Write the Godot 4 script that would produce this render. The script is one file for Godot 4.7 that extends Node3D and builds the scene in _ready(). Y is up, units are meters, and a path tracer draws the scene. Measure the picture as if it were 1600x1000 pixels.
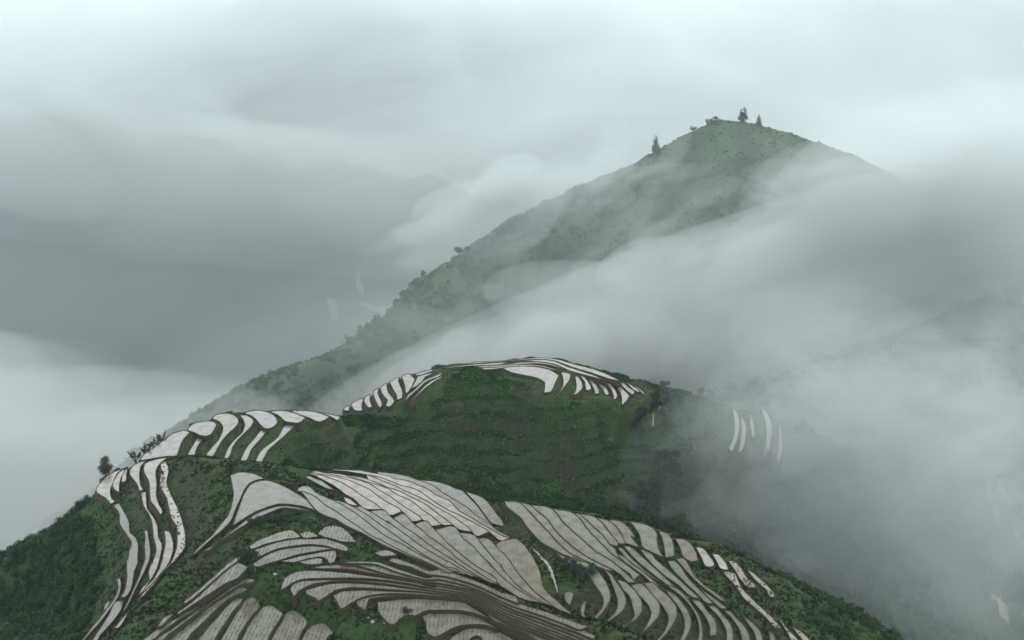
extends Node3D
# A terraced rice ridge in drifting mist, seen from the hill across. Metres, y up; the camera stands 150 m above the datum.

# each row: stretch of hillside, water kind, level (m above datum), outline x, z ... in centimetres
var paddies := [
	["left", "pale paddy strip speckled with dark clods beside the brown bank", 3, 86.80, 1, [-5899,-15444,-5843,-15500,-5756,-15349,-5679,-15195,-5631,-15048,-5528,-14642,-5458,-14476,-5300,-14169,-5049,-13706,-4957,-13526,-4821,-13238,-4652,-12851,-4606,-12730,-4532,-12493,-4508,-12382,-4491,-12159,-4512,-12247,-4502,-12050,-4543,-11846,-4568,-11657,-4574,-11417,-4608,-11025,-4612,-10921,-4640,-11017,-4642,-11098,-4603,-11417,-4562,-11906,-4563,-12022,-4574,-12148,-4626,-12416,-4596,-12307,-4670,-12560,-4789,-12937,-4840,-13055,-4975,-13265,-5039,-13389,-5315,-14028,-5511,-14366,-5578,-14513,-5640,-14667,-5764,-15087]],
	["left", "short pale paddy pocket left of the speckled strip, halfway down the spur", 0, 86.20, 1, [-5022,-13034,-4942,-13013,-4883,-12925,-4760,-12656,-4705,-12499,-4670,-12366,-4629,-12136,-4616,-11950,-4634,-11708,-4633,-11418,-4638,-11333,-4656,-11263,-4682,-11215,-4699,-11422,-4676,-11630,-4679,-11727,-4701,-11939,-4755,-12230,-4770,-12238,-4817,-12461,-4847,-12576,-4890,-12712,-4941,-12851]],
	["left", "pale paddy strip just left of the standing person, ending in a point", 0, 86.00, 1, [-6225,-15583,-6197,-15690,-6086,-15802,-5920,-15899,-5953,-15777,-5973,-15640,-5962,-15467,-5927,-15278,-5870,-15104,-5727,-14750,-5597,-14351,-5514,-14155,-5424,-13970,-5334,-13830,-5267,-13697,-5262,-13586,-5415,-13833,-5576,-14064,-5648,-14225,-5843,-14739,-5917,-14905,-6105,-15223,-6180,-15411]],
	["left", "pale wedge paddy at the spur top, third strip left of the person", 0, 85.20, 1, [-6449,-15496,-6471,-15634,-6468,-15749,-6438,-15837,-6328,-15939,-6335,-15807,-6327,-15664,-6288,-15515,-6237,-15359,-6178,-15196,-6112,-15035,-6041,-14883,-5920,-14664,-5974,-14644,-6122,-14934,-6377,-15305]],
	["left", "long wavy pale paddy strip in the middle of the left spur", 0, 85.00, 1, [-5954,-14639,-5880,-14664,-5705,-14209,-5638,-14049,-5535,-13886,-5427,-13731,-5341,-13581,-5263,-13427,-5165,-13173,-5113,-13052,-4998,-12852,-4952,-12725,-4852,-12312,-4821,-12164,-4804,-12034,-4789,-11816,-4782,-11521,-4793,-11426,-4806,-11403,-4832,-11637,-4816,-11732,-4812,-11834,-4897,-12036,-4926,-12165,-4946,-12294,-4933,-12283,-4986,-12555,-5025,-12696,-5073,-12812,-5187,-13052,-5354,-13469,-5424,-13624,-5501,-13776,-5705,-14095,-5772,-14234]],
	["left", "thin grey paddy strip between the wavy pale one and the outermost grey one", 1, 84.40, 1, [-5458,-13401,-5409,-13422,-5310,-13173,-5192,-12905,-5140,-12774,-5067,-12545,-5039,-12418,-5004,-12179,-4939,-11625,-4894,-11308,-4888,-11216,-4884,-11127,-4904,-11141,-4952,-11527,-5021,-11988,-5107,-12433,-5143,-12583,-5268,-12891,-5357,-13173]],
	["left", "pale corner paddy at the outer edge of the left spur, beside the round dark tree", 0, 84.10, 1, [-6810,-14954,-6837,-15074,-6859,-15431,-6854,-15537,-6831,-15632,-6794,-15708,-6650,-15913,-6715,-15735,-6724,-15620,-6690,-15437,-6608,-15084,-6566,-14928,-6504,-14771,-6430,-14628,-6311,-14481,-6348,-14395,-6522,-14628,-6629,-14714,-6733,-14817]],
	["left", "narrow pale paddy sliver just inside the spur corner paddy", 0, 84.60, 1, [-6655,-15623,-6578,-15735,-6567,-15553,-6545,-15365,-6511,-15221,-6468,-15072,-6402,-14893,-6331,-14714,-6437,-14815,-6543,-14969,-6600,-15137,-6631,-15311,-6656,-15482]],
	["left", "smallest pale paddy sliver at the top of the left spur", 0, 85.00, 1, [-6552,-15516,-6533,-15628,-6465,-15379,-6399,-15208,-6362,-15074,-6413,-15032,-6490,-15244,-6531,-15388]],
	["left", "long grey paddy strip along the wooded outer edge of the left spur", 1, 83.80, 1, [-6340,-14417,-6260,-14499,-6052,-14168,-5890,-13899,-5818,-13762,-5758,-13604,-5695,-13460,-5547,-13293,-5479,-13175,-5419,-13049,-5375,-12932,-5299,-12698,-5230,-12521,-5193,-12291,-5084,-11929,-5059,-11825,-5045,-11731,-5040,-11639,-5055,-11578,-5117,-11584,-5114,-11672,-5126,-11764,-5152,-11868,-5216,-12077,-5255,-12183,-5442,-12656,-5392,-12584,-5490,-12891,-5527,-13089,-5594,-13213,-5918,-13683,-5987,-13806,-6086,-14076,-6157,-14199,-6236,-14308]],
	["left", "grey paddy strip at the foot of the left spur, below a cross bund", 1, 83.40, 1, [-5157,-11561,-5074,-11590,-5017,-11353,-5007,-11267,-5006,-11187,-5011,-11038,-5039,-10751,-5029,-10664,-5033,-10600,-5096,-10600,-5124,-11214,-5170,-11500]],
	["left", "thin grey paddy strip along the woods at the foot of the left spur", 1, 82.90, 1, [-5424,-12232,-5390,-12280,-5300,-12075,-5259,-11950,-5229,-11831,-5213,-11736,-5201,-11563,-5196,-11294,-5201,-11121,-5229,-10755,-5232,-10679,-5257,-10705,-5262,-10988,-5249,-11351,-5254,-11726,-5267,-11831,-5287,-11920,-5315,-12013,-5366,-12121]],
	["left", "tiny grey paddy sliver inside the woods edge at the foot of the left spur", 1, 82.40, 1, [-5317,-11523,-5357,-11638,-5349,-11734,-5324,-11755,-5294,-11633,-5277,-11523,-5281,-11481]],
	["left", "thin bright paddy sliver at the lowest tip of the left spur", 0, 87.00, 1, [-4643,-10726,-4623,-10582,-4608,-10391,-4617,-10321,-4654,-10309,-4668,-10316]],
	["arch", "curved grey paddy beside the dark hollow, with a rounded upper end", 1, 88.80, 1, [-4436,-14444,-4346,-14557,-4278,-14570,-4203,-14557,-4124,-14529,-4042,-14480,-3857,-14303,-3982,-14243,-4025,-14185,-4055,-14104,-4066,-13992,-4065,-13864,-4012,-13184,-3981,-12908,-3975,-12784,-3985,-12667,-4005,-12563,-4097,-12169,-4170,-11831,-4218,-11732,-4177,-12034,-4107,-12374,-4090,-12682,-4067,-12921,-4069,-13055,-4088,-13203,-4139,-13493,-4166,-13630,-4200,-13769]],
	["arch", "broad grey paddy enclosed by the curving double bund", 1, 89.25, 1, [-3794,-14138,-3714,-14108,-3627,-14044,-3457,-13900,-3376,-13819,-3139,-13557,-2829,-13186,-2746,-13083,-2644,-12928,-2765,-12987,-2918,-13115,-3047,-13202,-3298,-13270,-3361,-13274,-3420,-13256,-3526,-13182,-3651,-13038,-3727,-12905,-3878,-12541,-3994,-13534,-4007,-13819,-3999,-13952,-3969,-14040,-3920,-14099,-3859,-14131]],
	["arch", "narrow paddy strip following the curving double bund above the bushes", 1, 89.65, 1, [-2880,-12933,-3123,-13022,-3250,-13053,-3306,-13044,-3359,-13003,-3545,-12770,-3628,-12636,-3768,-12321,-3919,-11933,-3956,-11764,-3994,-11730,-4032,-11745,-3965,-11860,-3937,-11927,-3702,-12686,-3638,-12832,-3541,-12968,-3434,-13063,-3380,-13097,-3323,-13117,-3250,-13118,-3092,-13074,-2887,-12967]],
	["arch", "tiny paddy sliver under the double bund beside the green bank", 1, 89.20, 1, [-3902,-12040,-3839,-12304,-3739,-12519,-3775,-12333,-3825,-12153,-3862,-12077]],
	["fan", "first paddy strip up from the dark ledges in the central fan", 1, 89.40, 0, [-2749,-12945,-2817,-13041,-2885,-13157,-3094,-13559,-3166,-13688,-3139,-13693,-2965,-13548,-2895,-13474,-2751,-13261,-2685,-13176,-2461,-12927,-2276,-12676,-2124,-12508,-1908,-12226,-1752,-12093,-1595,-11927,-1462,-11800,-1086,-11472,-859,-11279,-806,-11251,-724,-11235,-660,-11184,-598,-11121,-660,-11179,-723,-11218,-803,-11202,-860,-11233,-974,-11351,-1699,-11945,-2075,-12337,-2275,-12506,-2483,-12740,-2679,-12875]],
	["fan", "second paddy strip up from the dark ledges in the central fan", 1, 89.05, 0, [-3256,-13878,-3213,-13950,-3140,-13974,-3071,-13926,-2957,-13737,-2870,-13646,-2580,-13394,-2305,-13087,-2122,-12846,-1832,-12432,-1706,-12267,-1454,-12033,-1187,-11726,-1124,-11673,-872,-11415,-813,-11366,-688,-11299,-641,-11260,-595,-11217,-728,-11299,-810,-11316,-864,-11345,-918,-11387,-1471,-11869,-1604,-11996,-1762,-12163,-1919,-12296,-2136,-12580,-2289,-12749,-2475,-13002,-2701,-13253,-2767,-13338,-2911,-13552,-2982,-13626,-3157,-13772,-3222,-13760]],
	["fan", "third paddy strip up from the dark ledges in the central fan", 1, 88.70, 0, [-2561,-13499,-2468,-13448,-2276,-13249,-2142,-13098,-2008,-12929,-1874,-12743,-1897,-12784,-1787,-12622,-1661,-12464,-1535,-12290,-1361,-12075,-1181,-11829,-887,-11533,-821,-11478,-737,-11448,-679,-11402,-566,-11282,-598,-11282,-645,-11317,-692,-11364,-818,-11431,-877,-11481,-1131,-11740,-1194,-11793,-1463,-12102,-1716,-12338,-1842,-12503,-2066,-12825,-2260,-13089,-2524,-13395,-2662,-13531]],
	["fan", "fourth paddy strip up from the dark ledges in the central fan", 1, 88.40, 0, [-2268,-13412,-2199,-13352,-2175,-13314,-2010,-13142,-1718,-12785,-1787,-12909,-1677,-12745,-1426,-12408,-1283,-12198,-1232,-12133,-834,-11675,-836,-11701,-658,-11495,-544,-11377,-403,-11239,-514,-11300,-569,-11337,-682,-11456,-741,-11504,-825,-11534,-892,-11589,-1186,-11887,-1367,-12134,-1543,-12350,-1669,-12525,-1795,-12684,-1907,-12847,-1883,-12806,-2085,-13078,-2220,-13239,-2412,-13447]],
	["fan", "narrow greenish paddy behind the grassy mound in the fan of terraces", 2, 88.50, 1, [-3269,-14449,-3193,-14474,-3083,-14373,-2966,-14285,-2755,-13996,-2693,-13920,-2856,-14015]],
	["fan", "small pale paddy at the right tip of the grassy mound", 0, 88.50, 1, [-2525,-13674,-2443,-13640,-2257,-13363,-2327,-13387,-2422,-13452,-2478,-13537]],
	["fan", "fifth paddy strip up from the dark ledges in the central fan", 0, 88.05, 0, [-3243,-14710,-3042,-14626,-2689,-14352,-2555,-14203,-2241,-13785,-2017,-13523,-1909,-13355,-2049,-13337,-2119,-13341,-2187,-13390,-2237,-13462,-2391,-13728,-2483,-13821,-2557,-13910,-2764,-14203,-3131,-14595,-3233,-14661]],
	["fan", "fifth paddy strip up from the dark ledges in the central fan, lower greyer part", 1, 87.95, 0, [-1948,-13362,-1879,-13339,-1847,-13301,-1760,-13129,-1479,-12736,-1336,-12557,-1173,-12315,-1051,-12146,-849,-11902,-656,-11650,-429,-11377,-365,-11305,-241,-11192,-406,-11321,-663,-11579,-842,-11787,-840,-11760,-1189,-12161,-1293,-12288,-1436,-12499,-1689,-12838,-1800,-13003,-1730,-12879,-2081,-13301]],
	["fan", "sixth paddy strip up from the dark ledges in the central fan", 0, 87.75, 0, [-3242,-14803,-3169,-14793,-3085,-14739,-2731,-14591,-2582,-14489,-2291,-14223,-2172,-14090,-1953,-13760,-1677,-13454,-1617,-13344,-1676,-13278,-1734,-13212,-1791,-13221,-1853,-13344,-1930,-13432,-2026,-13588,-2251,-13851,-2567,-14272,-2634,-14351,-2784,-14491,-3057,-14697,-3258,-14781]],
	["fan", "sixth paddy strip up from the dark ledges in the central fan, lower greyer part", 1, 87.65, 0, [-1619,-13284,-1563,-13275,-1422,-12982,-1370,-12896,-1243,-12717,-1158,-12559,-913,-12230,-866,-12160,-722,-11906,-327,-11392,-161,-11214,-242,-11246,-305,-11296,-431,-11432,-659,-11706,-853,-11959,-1056,-12204,-1179,-12374,-1342,-12618,-1486,-12798,-1724,-13129]],
	["fan", "seventh paddy strip up from the dark ledges in the central fan", 0, 87.45, 0, [-3226,-14923,-3166,-14930,-3024,-14844,-2556,-14636,-2312,-14477,-2238,-14408,-2033,-14144,-1871,-13954,-1637,-13609,-1345,-13235,-1299,-13133,-1377,-13072,-1450,-13073,-1557,-13300,-1613,-13387,-1685,-13519,-1962,-13826,-2183,-14157,-2302,-14292,-2595,-14559,-2744,-14662,-3258,-14875]],
	["fan", "seventh paddy strip up from the dark ledges in the central fan, lower greyer part", 1, 87.35, 0, [-1331,-13073,-1260,-13113,-1211,-13087,-1154,-12941,-985,-12619,-882,-12406,-785,-12241,-597,-11945,-462,-11752,-332,-11598,-239,-11499,-205,-11430,-186,-11332,-142,-11238,-24,-11102,61,-10990,-116,-11213,-328,-11447,-681,-11901,-726,-11963,-870,-12218,-966,-12358,-1164,-12619,-1249,-12778,-1397,-12995]],
	["fan", "eighth paddy strip up from the dark ledges in the central fan", 0, 87.15, 0, [-2878,-14905,-2724,-14852,-2583,-14765,-2200,-14490,-2090,-14427,-1922,-14286,-1754,-14045,-1636,-13951,-1526,-13834,-1448,-13719,-1356,-13562,-1178,-13312,-1131,-13234,-1022,-13024,-1093,-12980,-1157,-12982,-1215,-13128,-1293,-13171,-1351,-13299,-1645,-13674,-1880,-14021,-2042,-14212,-2249,-14477,-2323,-14546,-2568,-14706,-3185,-14972]],
	["fan", "eighth paddy strip up from the dark ledges in the central fan, lower greyer part", 1, 87.05, 0, [-915,-12997,-858,-13005,-807,-12957,-776,-12890,-680,-12601,-547,-12409,-451,-12184,-342,-11967,-252,-11756,-333,-11970,-221,-11718,-99,-11475,49,-11241,144,-11125,282,-10973,372,-10878,208,-10926,155,-10950,105,-10988,61,-11037,-24,-11155,-143,-11292,-186,-11386,-206,-11485,-240,-11554,-334,-11653,-464,-11808,-646,-12073,-886,-12466,-1095,-12880]],
	["fan", "ninth paddy strip up from the dark ledges in the central fan", 0, 87.05, 0, [-2759,-14887,-3146,-15040,-2924,-14974,-2698,-14868,-2479,-14789,-2327,-14696,-2251,-14640,-2019,-14425,-1756,-14231,-1359,-13810,-1251,-13673,-1034,-13320,-849,-13040,-977,-13024,-1035,-13065,-1132,-13255,-1180,-13333,-1358,-13583,-1450,-13741,-1529,-13856,-1639,-13973,-1757,-14067,-1925,-14309,-2093,-14450,-2203,-14513,-2604,-14800]],
	["fan", "tenth paddy strip up from the dark ledges in the central fan", 0, 86.85, 0, [-2377,-14937,-2301,-14882,-2226,-14823,-2048,-14643,-1821,-14454,-1704,-14305,-1420,-14041,-847,-13341,-745,-13170,-626,-13003,-565,-12850,-628,-12877,-693,-12896,-755,-12930,-810,-12998,-886,-13142,-1037,-13362,-1255,-13717,-1364,-13854,-1761,-14276,-2026,-14471,-2180,-14619,-2315,-14723]],
	["fan", "tenth paddy strip up from the dark ledges in the central fan, lower greyer part", 1, 86.75, 0, [-593,-12822,-525,-12769,-482,-12682,-408,-12468,-223,-12024,-136,-11882,-164,-11931,-101,-11743,-56,-11633,67,-11368,107,-11295,158,-11222,471,-10862,374,-10930,282,-11020,96,-11234,49,-11295,-51,-11446,-182,-11689,-335,-12027,-254,-11812,-343,-12024,-454,-12242,-550,-12468,-683,-12661,-747,-12854]],
	["fan", "eleventh paddy strip up from the dark ledges in the central fan", 0, 86.65, 0, [-2400,-14979,-2571,-15046,-2184,-14896,-2069,-14810,-1839,-14599,-1749,-14529,-1621,-14467,-1489,-14356,-1376,-14210,-1119,-13829,-980,-13647,-808,-13482,-511,-13148,-437,-13061,-367,-12962,-329,-12894,-468,-12764,-526,-12789,-628,-13044,-747,-13212,-850,-13383,-1109,-13692,-1346,-13994,-1424,-14085,-1710,-14351,-1827,-14499,-2054,-14689,-2233,-14870,-2314,-14931]],
	["fan", "eleventh paddy strip up from the dark ledges in the central fan, lower greyer part", 1, 86.55, 0, [-413,-12729,-343,-12721,-294,-12644,-35,-12098,-105,-12262,-10,-12001,66,-11749,243,-11327,282,-11244,322,-11175,488,-10919,528,-10856,419,-10946,158,-11258,108,-11330,28,-11483,-57,-11670,-101,-11780,-164,-11969,-136,-11919,-224,-12062,-487,-12707]],
	["fan", "broad grey paddy at the right edge of the fan, beside the overgrown gully", 1, 86.45, 0, [-206,-12585,-162,-12643,-55,-12704,0,-12721,72,-12721,178,-12527,245,-12300,243,-12349,346,-11926,370,-11799,392,-11463,403,-11377,438,-11270,483,-11176,745,-10700,580,-10820,528,-10873,282,-11262,66,-11768,-10,-12020,-105,-12282,-35,-12117,-141,-12337,-193,-12418,-222,-12508]],
	["fan", "pale paddy strip at the crest of the fan with bright tapering end", 0, 86.30, 0, [-2981,-15279,-2495,-15228,-2436,-15187,-2100,-15045,-2010,-14992,-1892,-14879,-1785,-14848,-1654,-14783,-1339,-14480,-1170,-14237,-1115,-14175,-988,-14068,-912,-13940,-843,-13768,-769,-13633,-607,-13448,-449,-13221,-277,-13034,-126,-12829,-73,-12791,-45,-12784,0,-12771,-72,-12743,-135,-12673,-195,-12725,-369,-13034,-440,-13132,-812,-13557,-986,-13723,-1125,-13905,-1439,-14365,-1563,-14497,-1630,-14547,-1759,-14610,-1849,-14680,-2081,-14892,-2196,-14979,-2755,-15198,-2975,-15244]],
	["fan", "bluish grey paddy strip along the crest of the fan", 1, 86.00, 0, [-2233,-15250,-1959,-15177,-1825,-15120,-1683,-15049,-1599,-14962,-1431,-14842,-1284,-14699,-1207,-14603,-1091,-14404,-725,-13924,-641,-13787,-557,-13608,-352,-13350,-229,-13107,-55,-12901,0,-12831,-73,-12851,-126,-12893,-278,-13095,-451,-13283,-610,-13512,-772,-13697,-847,-13833,-916,-14005,-993,-14135,-1120,-14242,-1175,-14304,-1345,-14548,-1661,-14853,-1793,-14918,-1901,-14949,-2019,-15062,-2222,-15163]],
	["fan", "grey wedge paddy at the crest of the fan, left of a grassy bund", 1, 85.65, 0, [-1509,-14999,-1268,-14932,-1176,-14887,-1035,-14784,-892,-14632,-786,-14557,-574,-14088,-493,-13880,-383,-13550,-292,-13335,-302,-13326,-361,-13349,-479,-13572,-560,-13683,-644,-13863,-729,-14000,-1097,-14483,-1213,-14683,-1291,-14779,-1439,-14923,-1608,-15044]],
	["fan", "last small paddy at the right end of the fan crest", 1, 85.30, 1, [-747,-14592,-611,-14508,-535,-14444,-464,-14361,-410,-14264,-316,-14030,-213,-13712,-151,-13562,-123,-13407,-132,-13356,-228,-13407,-305,-13472,-348,-13571,-536,-14123,-646,-14385]],
	["bowl", "upper left paddy of the bowl, below the brown bank", 1, 89.25, 1, [-3484,-11946,-3432,-12078,-3392,-12139,-3208,-12341,-3110,-12406,-3059,-12424,-3006,-12410,-2933,-12323,-2859,-12210,-3022,-12161,-3177,-12086,-3267,-12028,-3309,-11993,-3388,-11902,-3446,-11866]],
	["bowl", "long narrow paddy running down left of the small tree, upper one", 1, 89.25, 1, [-3489,-11802,-3489,-11677,-3506,-11608,-3623,-11303,-3787,-10691,-3863,-10485,-3900,-10529,-3780,-10910,-3646,-11435,-3561,-11658,-3536,-11740,-3498,-11941]],
	["bowl", "long narrow paddy running down left of the small tree, lower one", 1, 89.10, 1, [-3448,-11471,-3365,-11397,-3391,-11247,-3412,-11168,-3439,-11102,-3517,-11024,-3554,-10966,-3862,-10319,-3882,-10272,-3907,-10305,-3837,-10466,-3767,-10678,-3674,-11115,-3589,-11430,-3562,-11494,-3522,-11519]],
	["bowl", "small triangular paddy between two rounded ones at the top of the bowl", 1, 89.15, 1, [-2901,-12326,-2862,-12386,-2816,-12423,-2718,-12372,-2625,-12249,-2773,-12201,-2827,-12219]],
	["bowl", "rounded paddy at the top right of the bowl", 1, 89.25, 1, [-2649,-12306,-2629,-12411,-2601,-12501,-2551,-12549,-2489,-12565,-2433,-12556,-2375,-12525,-2321,-12470,-2217,-12313,-2151,-12191,-2088,-12063,-2230,-12071,-2302,-12093,-2419,-12168,-2530,-12210]],
	["bowl", "second arched paddy down in the bowl, right of the small tree", 1, 89.15, 1, [-3424,-11842,-3390,-11888,-3341,-11914,-3244,-12006,-3147,-12076,-2987,-12155,-2871,-12181,-2712,-12166,-2562,-12192,-2499,-12170,-2292,-12046,-2215,-11980,-2166,-11907,-2170,-11828,-2300,-11878,-2451,-11965,-2525,-11996,-2660,-12025,-2781,-12013,-2963,-11966,-3086,-11911,-3179,-11823,-3289,-11676,-3341,-11550,-3405,-11672]],
	["bowl", "third arched paddy down in the bowl, above the grass ledge", 1, 89.04, 1, [-3317,-11520,-3249,-11673,-3171,-11786,-3078,-11874,-3019,-11907,-2774,-11976,-2654,-11989,-2520,-11964,-2375,-11914,-2435,-11897,-2674,-11819,-2845,-11735,-3014,-11595,-3142,-11509,-3222,-11430,-3269,-11425,-3329,-11469]],
	["bowl", "short paddy with visible seedling rows in the bowl", 1, 88.94, 1, [-2993,-11590,-2757,-11729,-2493,-11847,-2337,-11890,-2300,-11747,-2295,-11573,-2347,-11521,-2390,-11625,-2472,-11705,-2531,-11713,-2640,-11668,-2809,-11566,-2868,-11564]],
	["bowl", "smallest oval paddy nested in the bowl above the grass ledge", 1, 88.84, 1, [-2762,-11592,-2603,-11689,-2539,-11703,-2470,-11675,-2445,-11557,-2529,-11523,-2594,-11521,-2663,-11537]],
	["bowl", "isolated pale paddy patch below the crest, right of the bright green bushes", 1, 89.30, 1, [-1796,-11747,-1729,-11808,-1686,-11826,-1641,-11827,-1590,-11797,-1540,-11747,-1496,-11686,-1654,-11657,-1702,-11661]],
	["bowl", "short thin paddy under the isolated patch at the top of the long ledges", 1, 89.30, 1, [-1590,-11536,-1545,-11598,-1489,-11589,-1301,-11466,-1238,-11420,-1111,-11304,-1049,-11270,-1001,-11275,-904,-11303,-853,-11287,-449,-11013,-305,-10897,-122,-10728,-15,-10684,34,-10656,65,-10599,77,-10477,-97,-10608,-358,-10844,-495,-10951,-702,-11073,-832,-11137,-1012,-11173,-1072,-11196,-1123,-11232,-1276,-11365,-1462,-11450]],
	["bowl", "first paddy down among the long dark ledges left of centre bottom", 1, 89.10, 1, [-2213,-11534,-2027,-11554,-1856,-11554,-1747,-11539,-1692,-11519,-1439,-11342,-1091,-11123,-1037,-11116,-900,-11206,-836,-11193,-560,-11025,-420,-10927,-329,-10854,-155,-10689,18,-10553,151,-10468,412,-10318,743,-10087,866,-10013,784,-9951,731,-9961,628,-10050,365,-10237,89,-10406,-22,-10481,-185,-10625,-349,-10785,-465,-10874,-646,-10983,-832,-11071,-894,-11089,-1063,-11087,-1119,-11103,-1404,-11251,-1521,-11322,-1650,-11422,-1714,-11463,-1775,-11485,-1896,-11500,-2105,-11506]],
	["bowl", "second paddy down among the long dark ledges left of centre bottom", 1, 88.92, 1, [-2033,-11516,-1866,-11519,-1752,-11489,-1581,-11397,-1415,-11287,-1186,-11169,-1085,-11109,-1035,-11091,-897,-11122,-835,-11108,-587,-10982,-467,-10906,-350,-10817,-185,-10656,-22,-10512,89,-10436,312,-10303,629,-10079,787,-9981,933,-9857,915,-9779,773,-9895,473,-10102,321,-10218,108,-10347,1,-10420,-155,-10557,-310,-10719,-365,-10767,-477,-10854,-535,-10889,-772,-10995,-887,-11030,-1106,-11077,-1576,-11260]],
	["bowl", "third paddy down among the long dark ledges left of centre bottom", 1, 88.70, 1, [-2571,-11456,-2463,-11511,-2364,-11535,-2149,-11539,-2034,-11517,-1896,-11454,-1637,-11306,-1333,-11189,-1152,-11108,-1034,-11074,-896,-11076,-836,-11061,-596,-10958,-479,-10889,-366,-10804,-105,-10543,1,-10457,321,-10251,576,-10068,728,-9970,871,-9852,974,-9790,1011,-9736,1031,-9630,987,-9666,619,-9956,473,-10054,326,-10166,-31,-10407,-132,-10492,-278,-10655,-381,-10754,-435,-10797,-546,-10864,-660,-10917,-2018,-11411,-2132,-11435,-2244,-11447,-2450,-11441]],
	["bowl", "fourth paddy down among the long dark ledges left of centre bottom", 1, 88.55, 1, [-2854,-11202,-2835,-11266,-2807,-11319,-2770,-11362,-2726,-11390,-2633,-11418,-2430,-11409,-2203,-11374,-2021,-11334,-1298,-11131,-1180,-11092,-1010,-10992,-956,-10987,-894,-11017,-837,-11016,-662,-10948,-491,-10859,-382,-10779,-132,-10518,-32,-10429,276,-10223,669,-9948,808,-9837,906,-9775,945,-9726,974,-9628,887,-9698,618,-9908,-58,-10390,-155,-10475,-294,-10642,-394,-10737,-500,-10812,-610,-10866,-778,-10923,-1057,-11001,-1324,-11101,-1547,-11164,-1770,-11213,-2048,-11233,-2388,-11226,-2609,-11203,-2661,-11181,-2699,-11149,-2733,-11109,-2799,-10987,-2843,-10931,-2858,-11119]],
	["bowl", "fifth paddy down among the long dark ledges left of centre bottom", 1, 88.40, 1, [-2736,-11057,-2711,-11113,-2670,-11151,-2616,-11178,-2376,-11196,-1912,-11188,-1618,-11154,-1321,-11071,-1085,-10989,-1027,-10978,-836,-10965,-667,-10919,-556,-10869,-448,-10803,-345,-10716,-155,-10501,-59,-10411,620,-9934,756,-9827,851,-9768,889,-9722,923,-9630,795,-9730,575,-9899,-34,-10338,-176,-10462,-309,-10633,-406,-10725,-510,-10796,-617,-10846,-833,-10908,-1098,-10972,-1413,-11070,-1632,-11125,-1909,-11171,-2128,-11183,-2235,-11175,-2339,-11154,-2448,-11116,-2499,-11085,-2570,-11014,-2614,-10950,-2654,-10806,-2703,-10888,-2728,-10975]],
	["bowl", "sixth paddy down among the long dark ledges left of centre bottom", 1, 88.24, 1, [-2548,-10972,-2411,-11069,-2305,-11119,-2208,-11142,-2058,-11151,-1846,-11130,-1611,-11091,-1083,-10961,-782,-10925,-618,-10878,-511,-10824,-407,-10753,-311,-10655,-131,-10439,-83,-10398,577,-9926,710,-9823,802,-9766,840,-9722,876,-9634,792,-9698,-58,-10328,-196,-10453,-323,-10627,-369,-10675,-468,-10754,-571,-10809,-676,-10846,-1153,-10949,-1764,-11034,-1981,-11047,-2080,-11029,-2125,-11013,-2167,-10986,-2200,-10948,-2310,-10766,-2345,-10726,-2402,-10807,-2462,-10843,-2517,-10889]],
	["bowl", "seventh paddy down among the long dark ledges left of centre bottom", 1, 88.08, 1, [-2192,-10884,-2107,-10965,-2063,-10982,-1856,-11001,-1149,-10946,-890,-10907,-731,-10893,-625,-10862,-520,-10813,-419,-10745,-371,-10699,-281,-10595,-153,-10429,-106,-10388,536,-9919,637,-9873,666,-9820,668,-9764,-80,-10320,-125,-10360,-211,-10454,-379,-10678,-476,-10754,-577,-10806,-681,-10836,-1256,-10919,-1438,-10930,-1617,-10917,-1728,-10891,-1780,-10868,-1832,-10832,-1881,-10786,-1921,-10732,-1940,-10721,-1994,-10620,-2040,-10568]],
	["bowl", "eighth paddy down among the long dark ledges left of centre bottom", 1, 87.90, 1, [-1896,-10771,-1832,-10834,-1781,-10865,-1677,-10904,-1408,-10936,-1238,-10944,-1236,-10927,-1475,-10902,-1710,-10849,-1752,-10812,-1758,-10586,-1798,-10604,-1862,-10678]],
	["bowl", "broad planted paddy with seedling rows at the bottom centre, upper one", 1, 87.55, 1, [-1637,-10813,-1399,-10871,-1163,-10887,-882,-10883,-669,-10847,-619,-10828,-571,-10797,-468,-10672,-254,-10439,-370,-10518,-464,-10575,-618,-10627,-730,-10638,-923,-10627,-1001,-10637,-1054,-10604,-1154,-10502,-1238,-10523,-1292,-10486,-1337,-10421,-1359,-10352,-1385,-10305,-1435,-10330,-1482,-10382,-1570,-10536,-1607,-10632]],
	["bowl", "broad planted paddy with seedling rows at the bottom centre, lower one", 1, 87.10, 1, [-1072,-10565,-1001,-10625,-925,-10643,-759,-10656,-638,-10642,-525,-10604,-422,-10547,-308,-10446,-171,-10288,-261,-10350,-308,-10375,-403,-10394,-498,-10390,-607,-10365,-659,-10340,-702,-10304,-835,-10158,-886,-10125,-935,-10149,-979,-10202,-1001,-10294,-1016,-10400]],
	["bowl", "arched paddy cut by the bottom edge, below the two planted paddies", 1, 86.60, 1, [-715,-10138,-684,-10218,-589,-10329,-545,-10367,-499,-10394,-442,-10413,-382,-10416,-322,-10407,-230,-10363,-143,-10299,-9,-10169,201,-9950,105,-9932,-87,-9904,-349,-9927,-331,-10023,-328,-10114,-357,-10188,-398,-10234,-445,-10216,-489,-10162,-548,-9997,-590,-9972,-640,-9969,-680,-9997,-704,-10062]],
	["bowl", "lowest paddy at the bottom centre edge", 1, 86.20, 1, [-477,-10178,-434,-10246,-387,-10299,-344,-10312,-252,-10294,-197,-10266,-143,-10226,-87,-10172,-35,-10107,44,-9944,-7,-9939,-214,-9892,-263,-9894,-308,-9910,-350,-9944,-394,-10010]],
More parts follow.
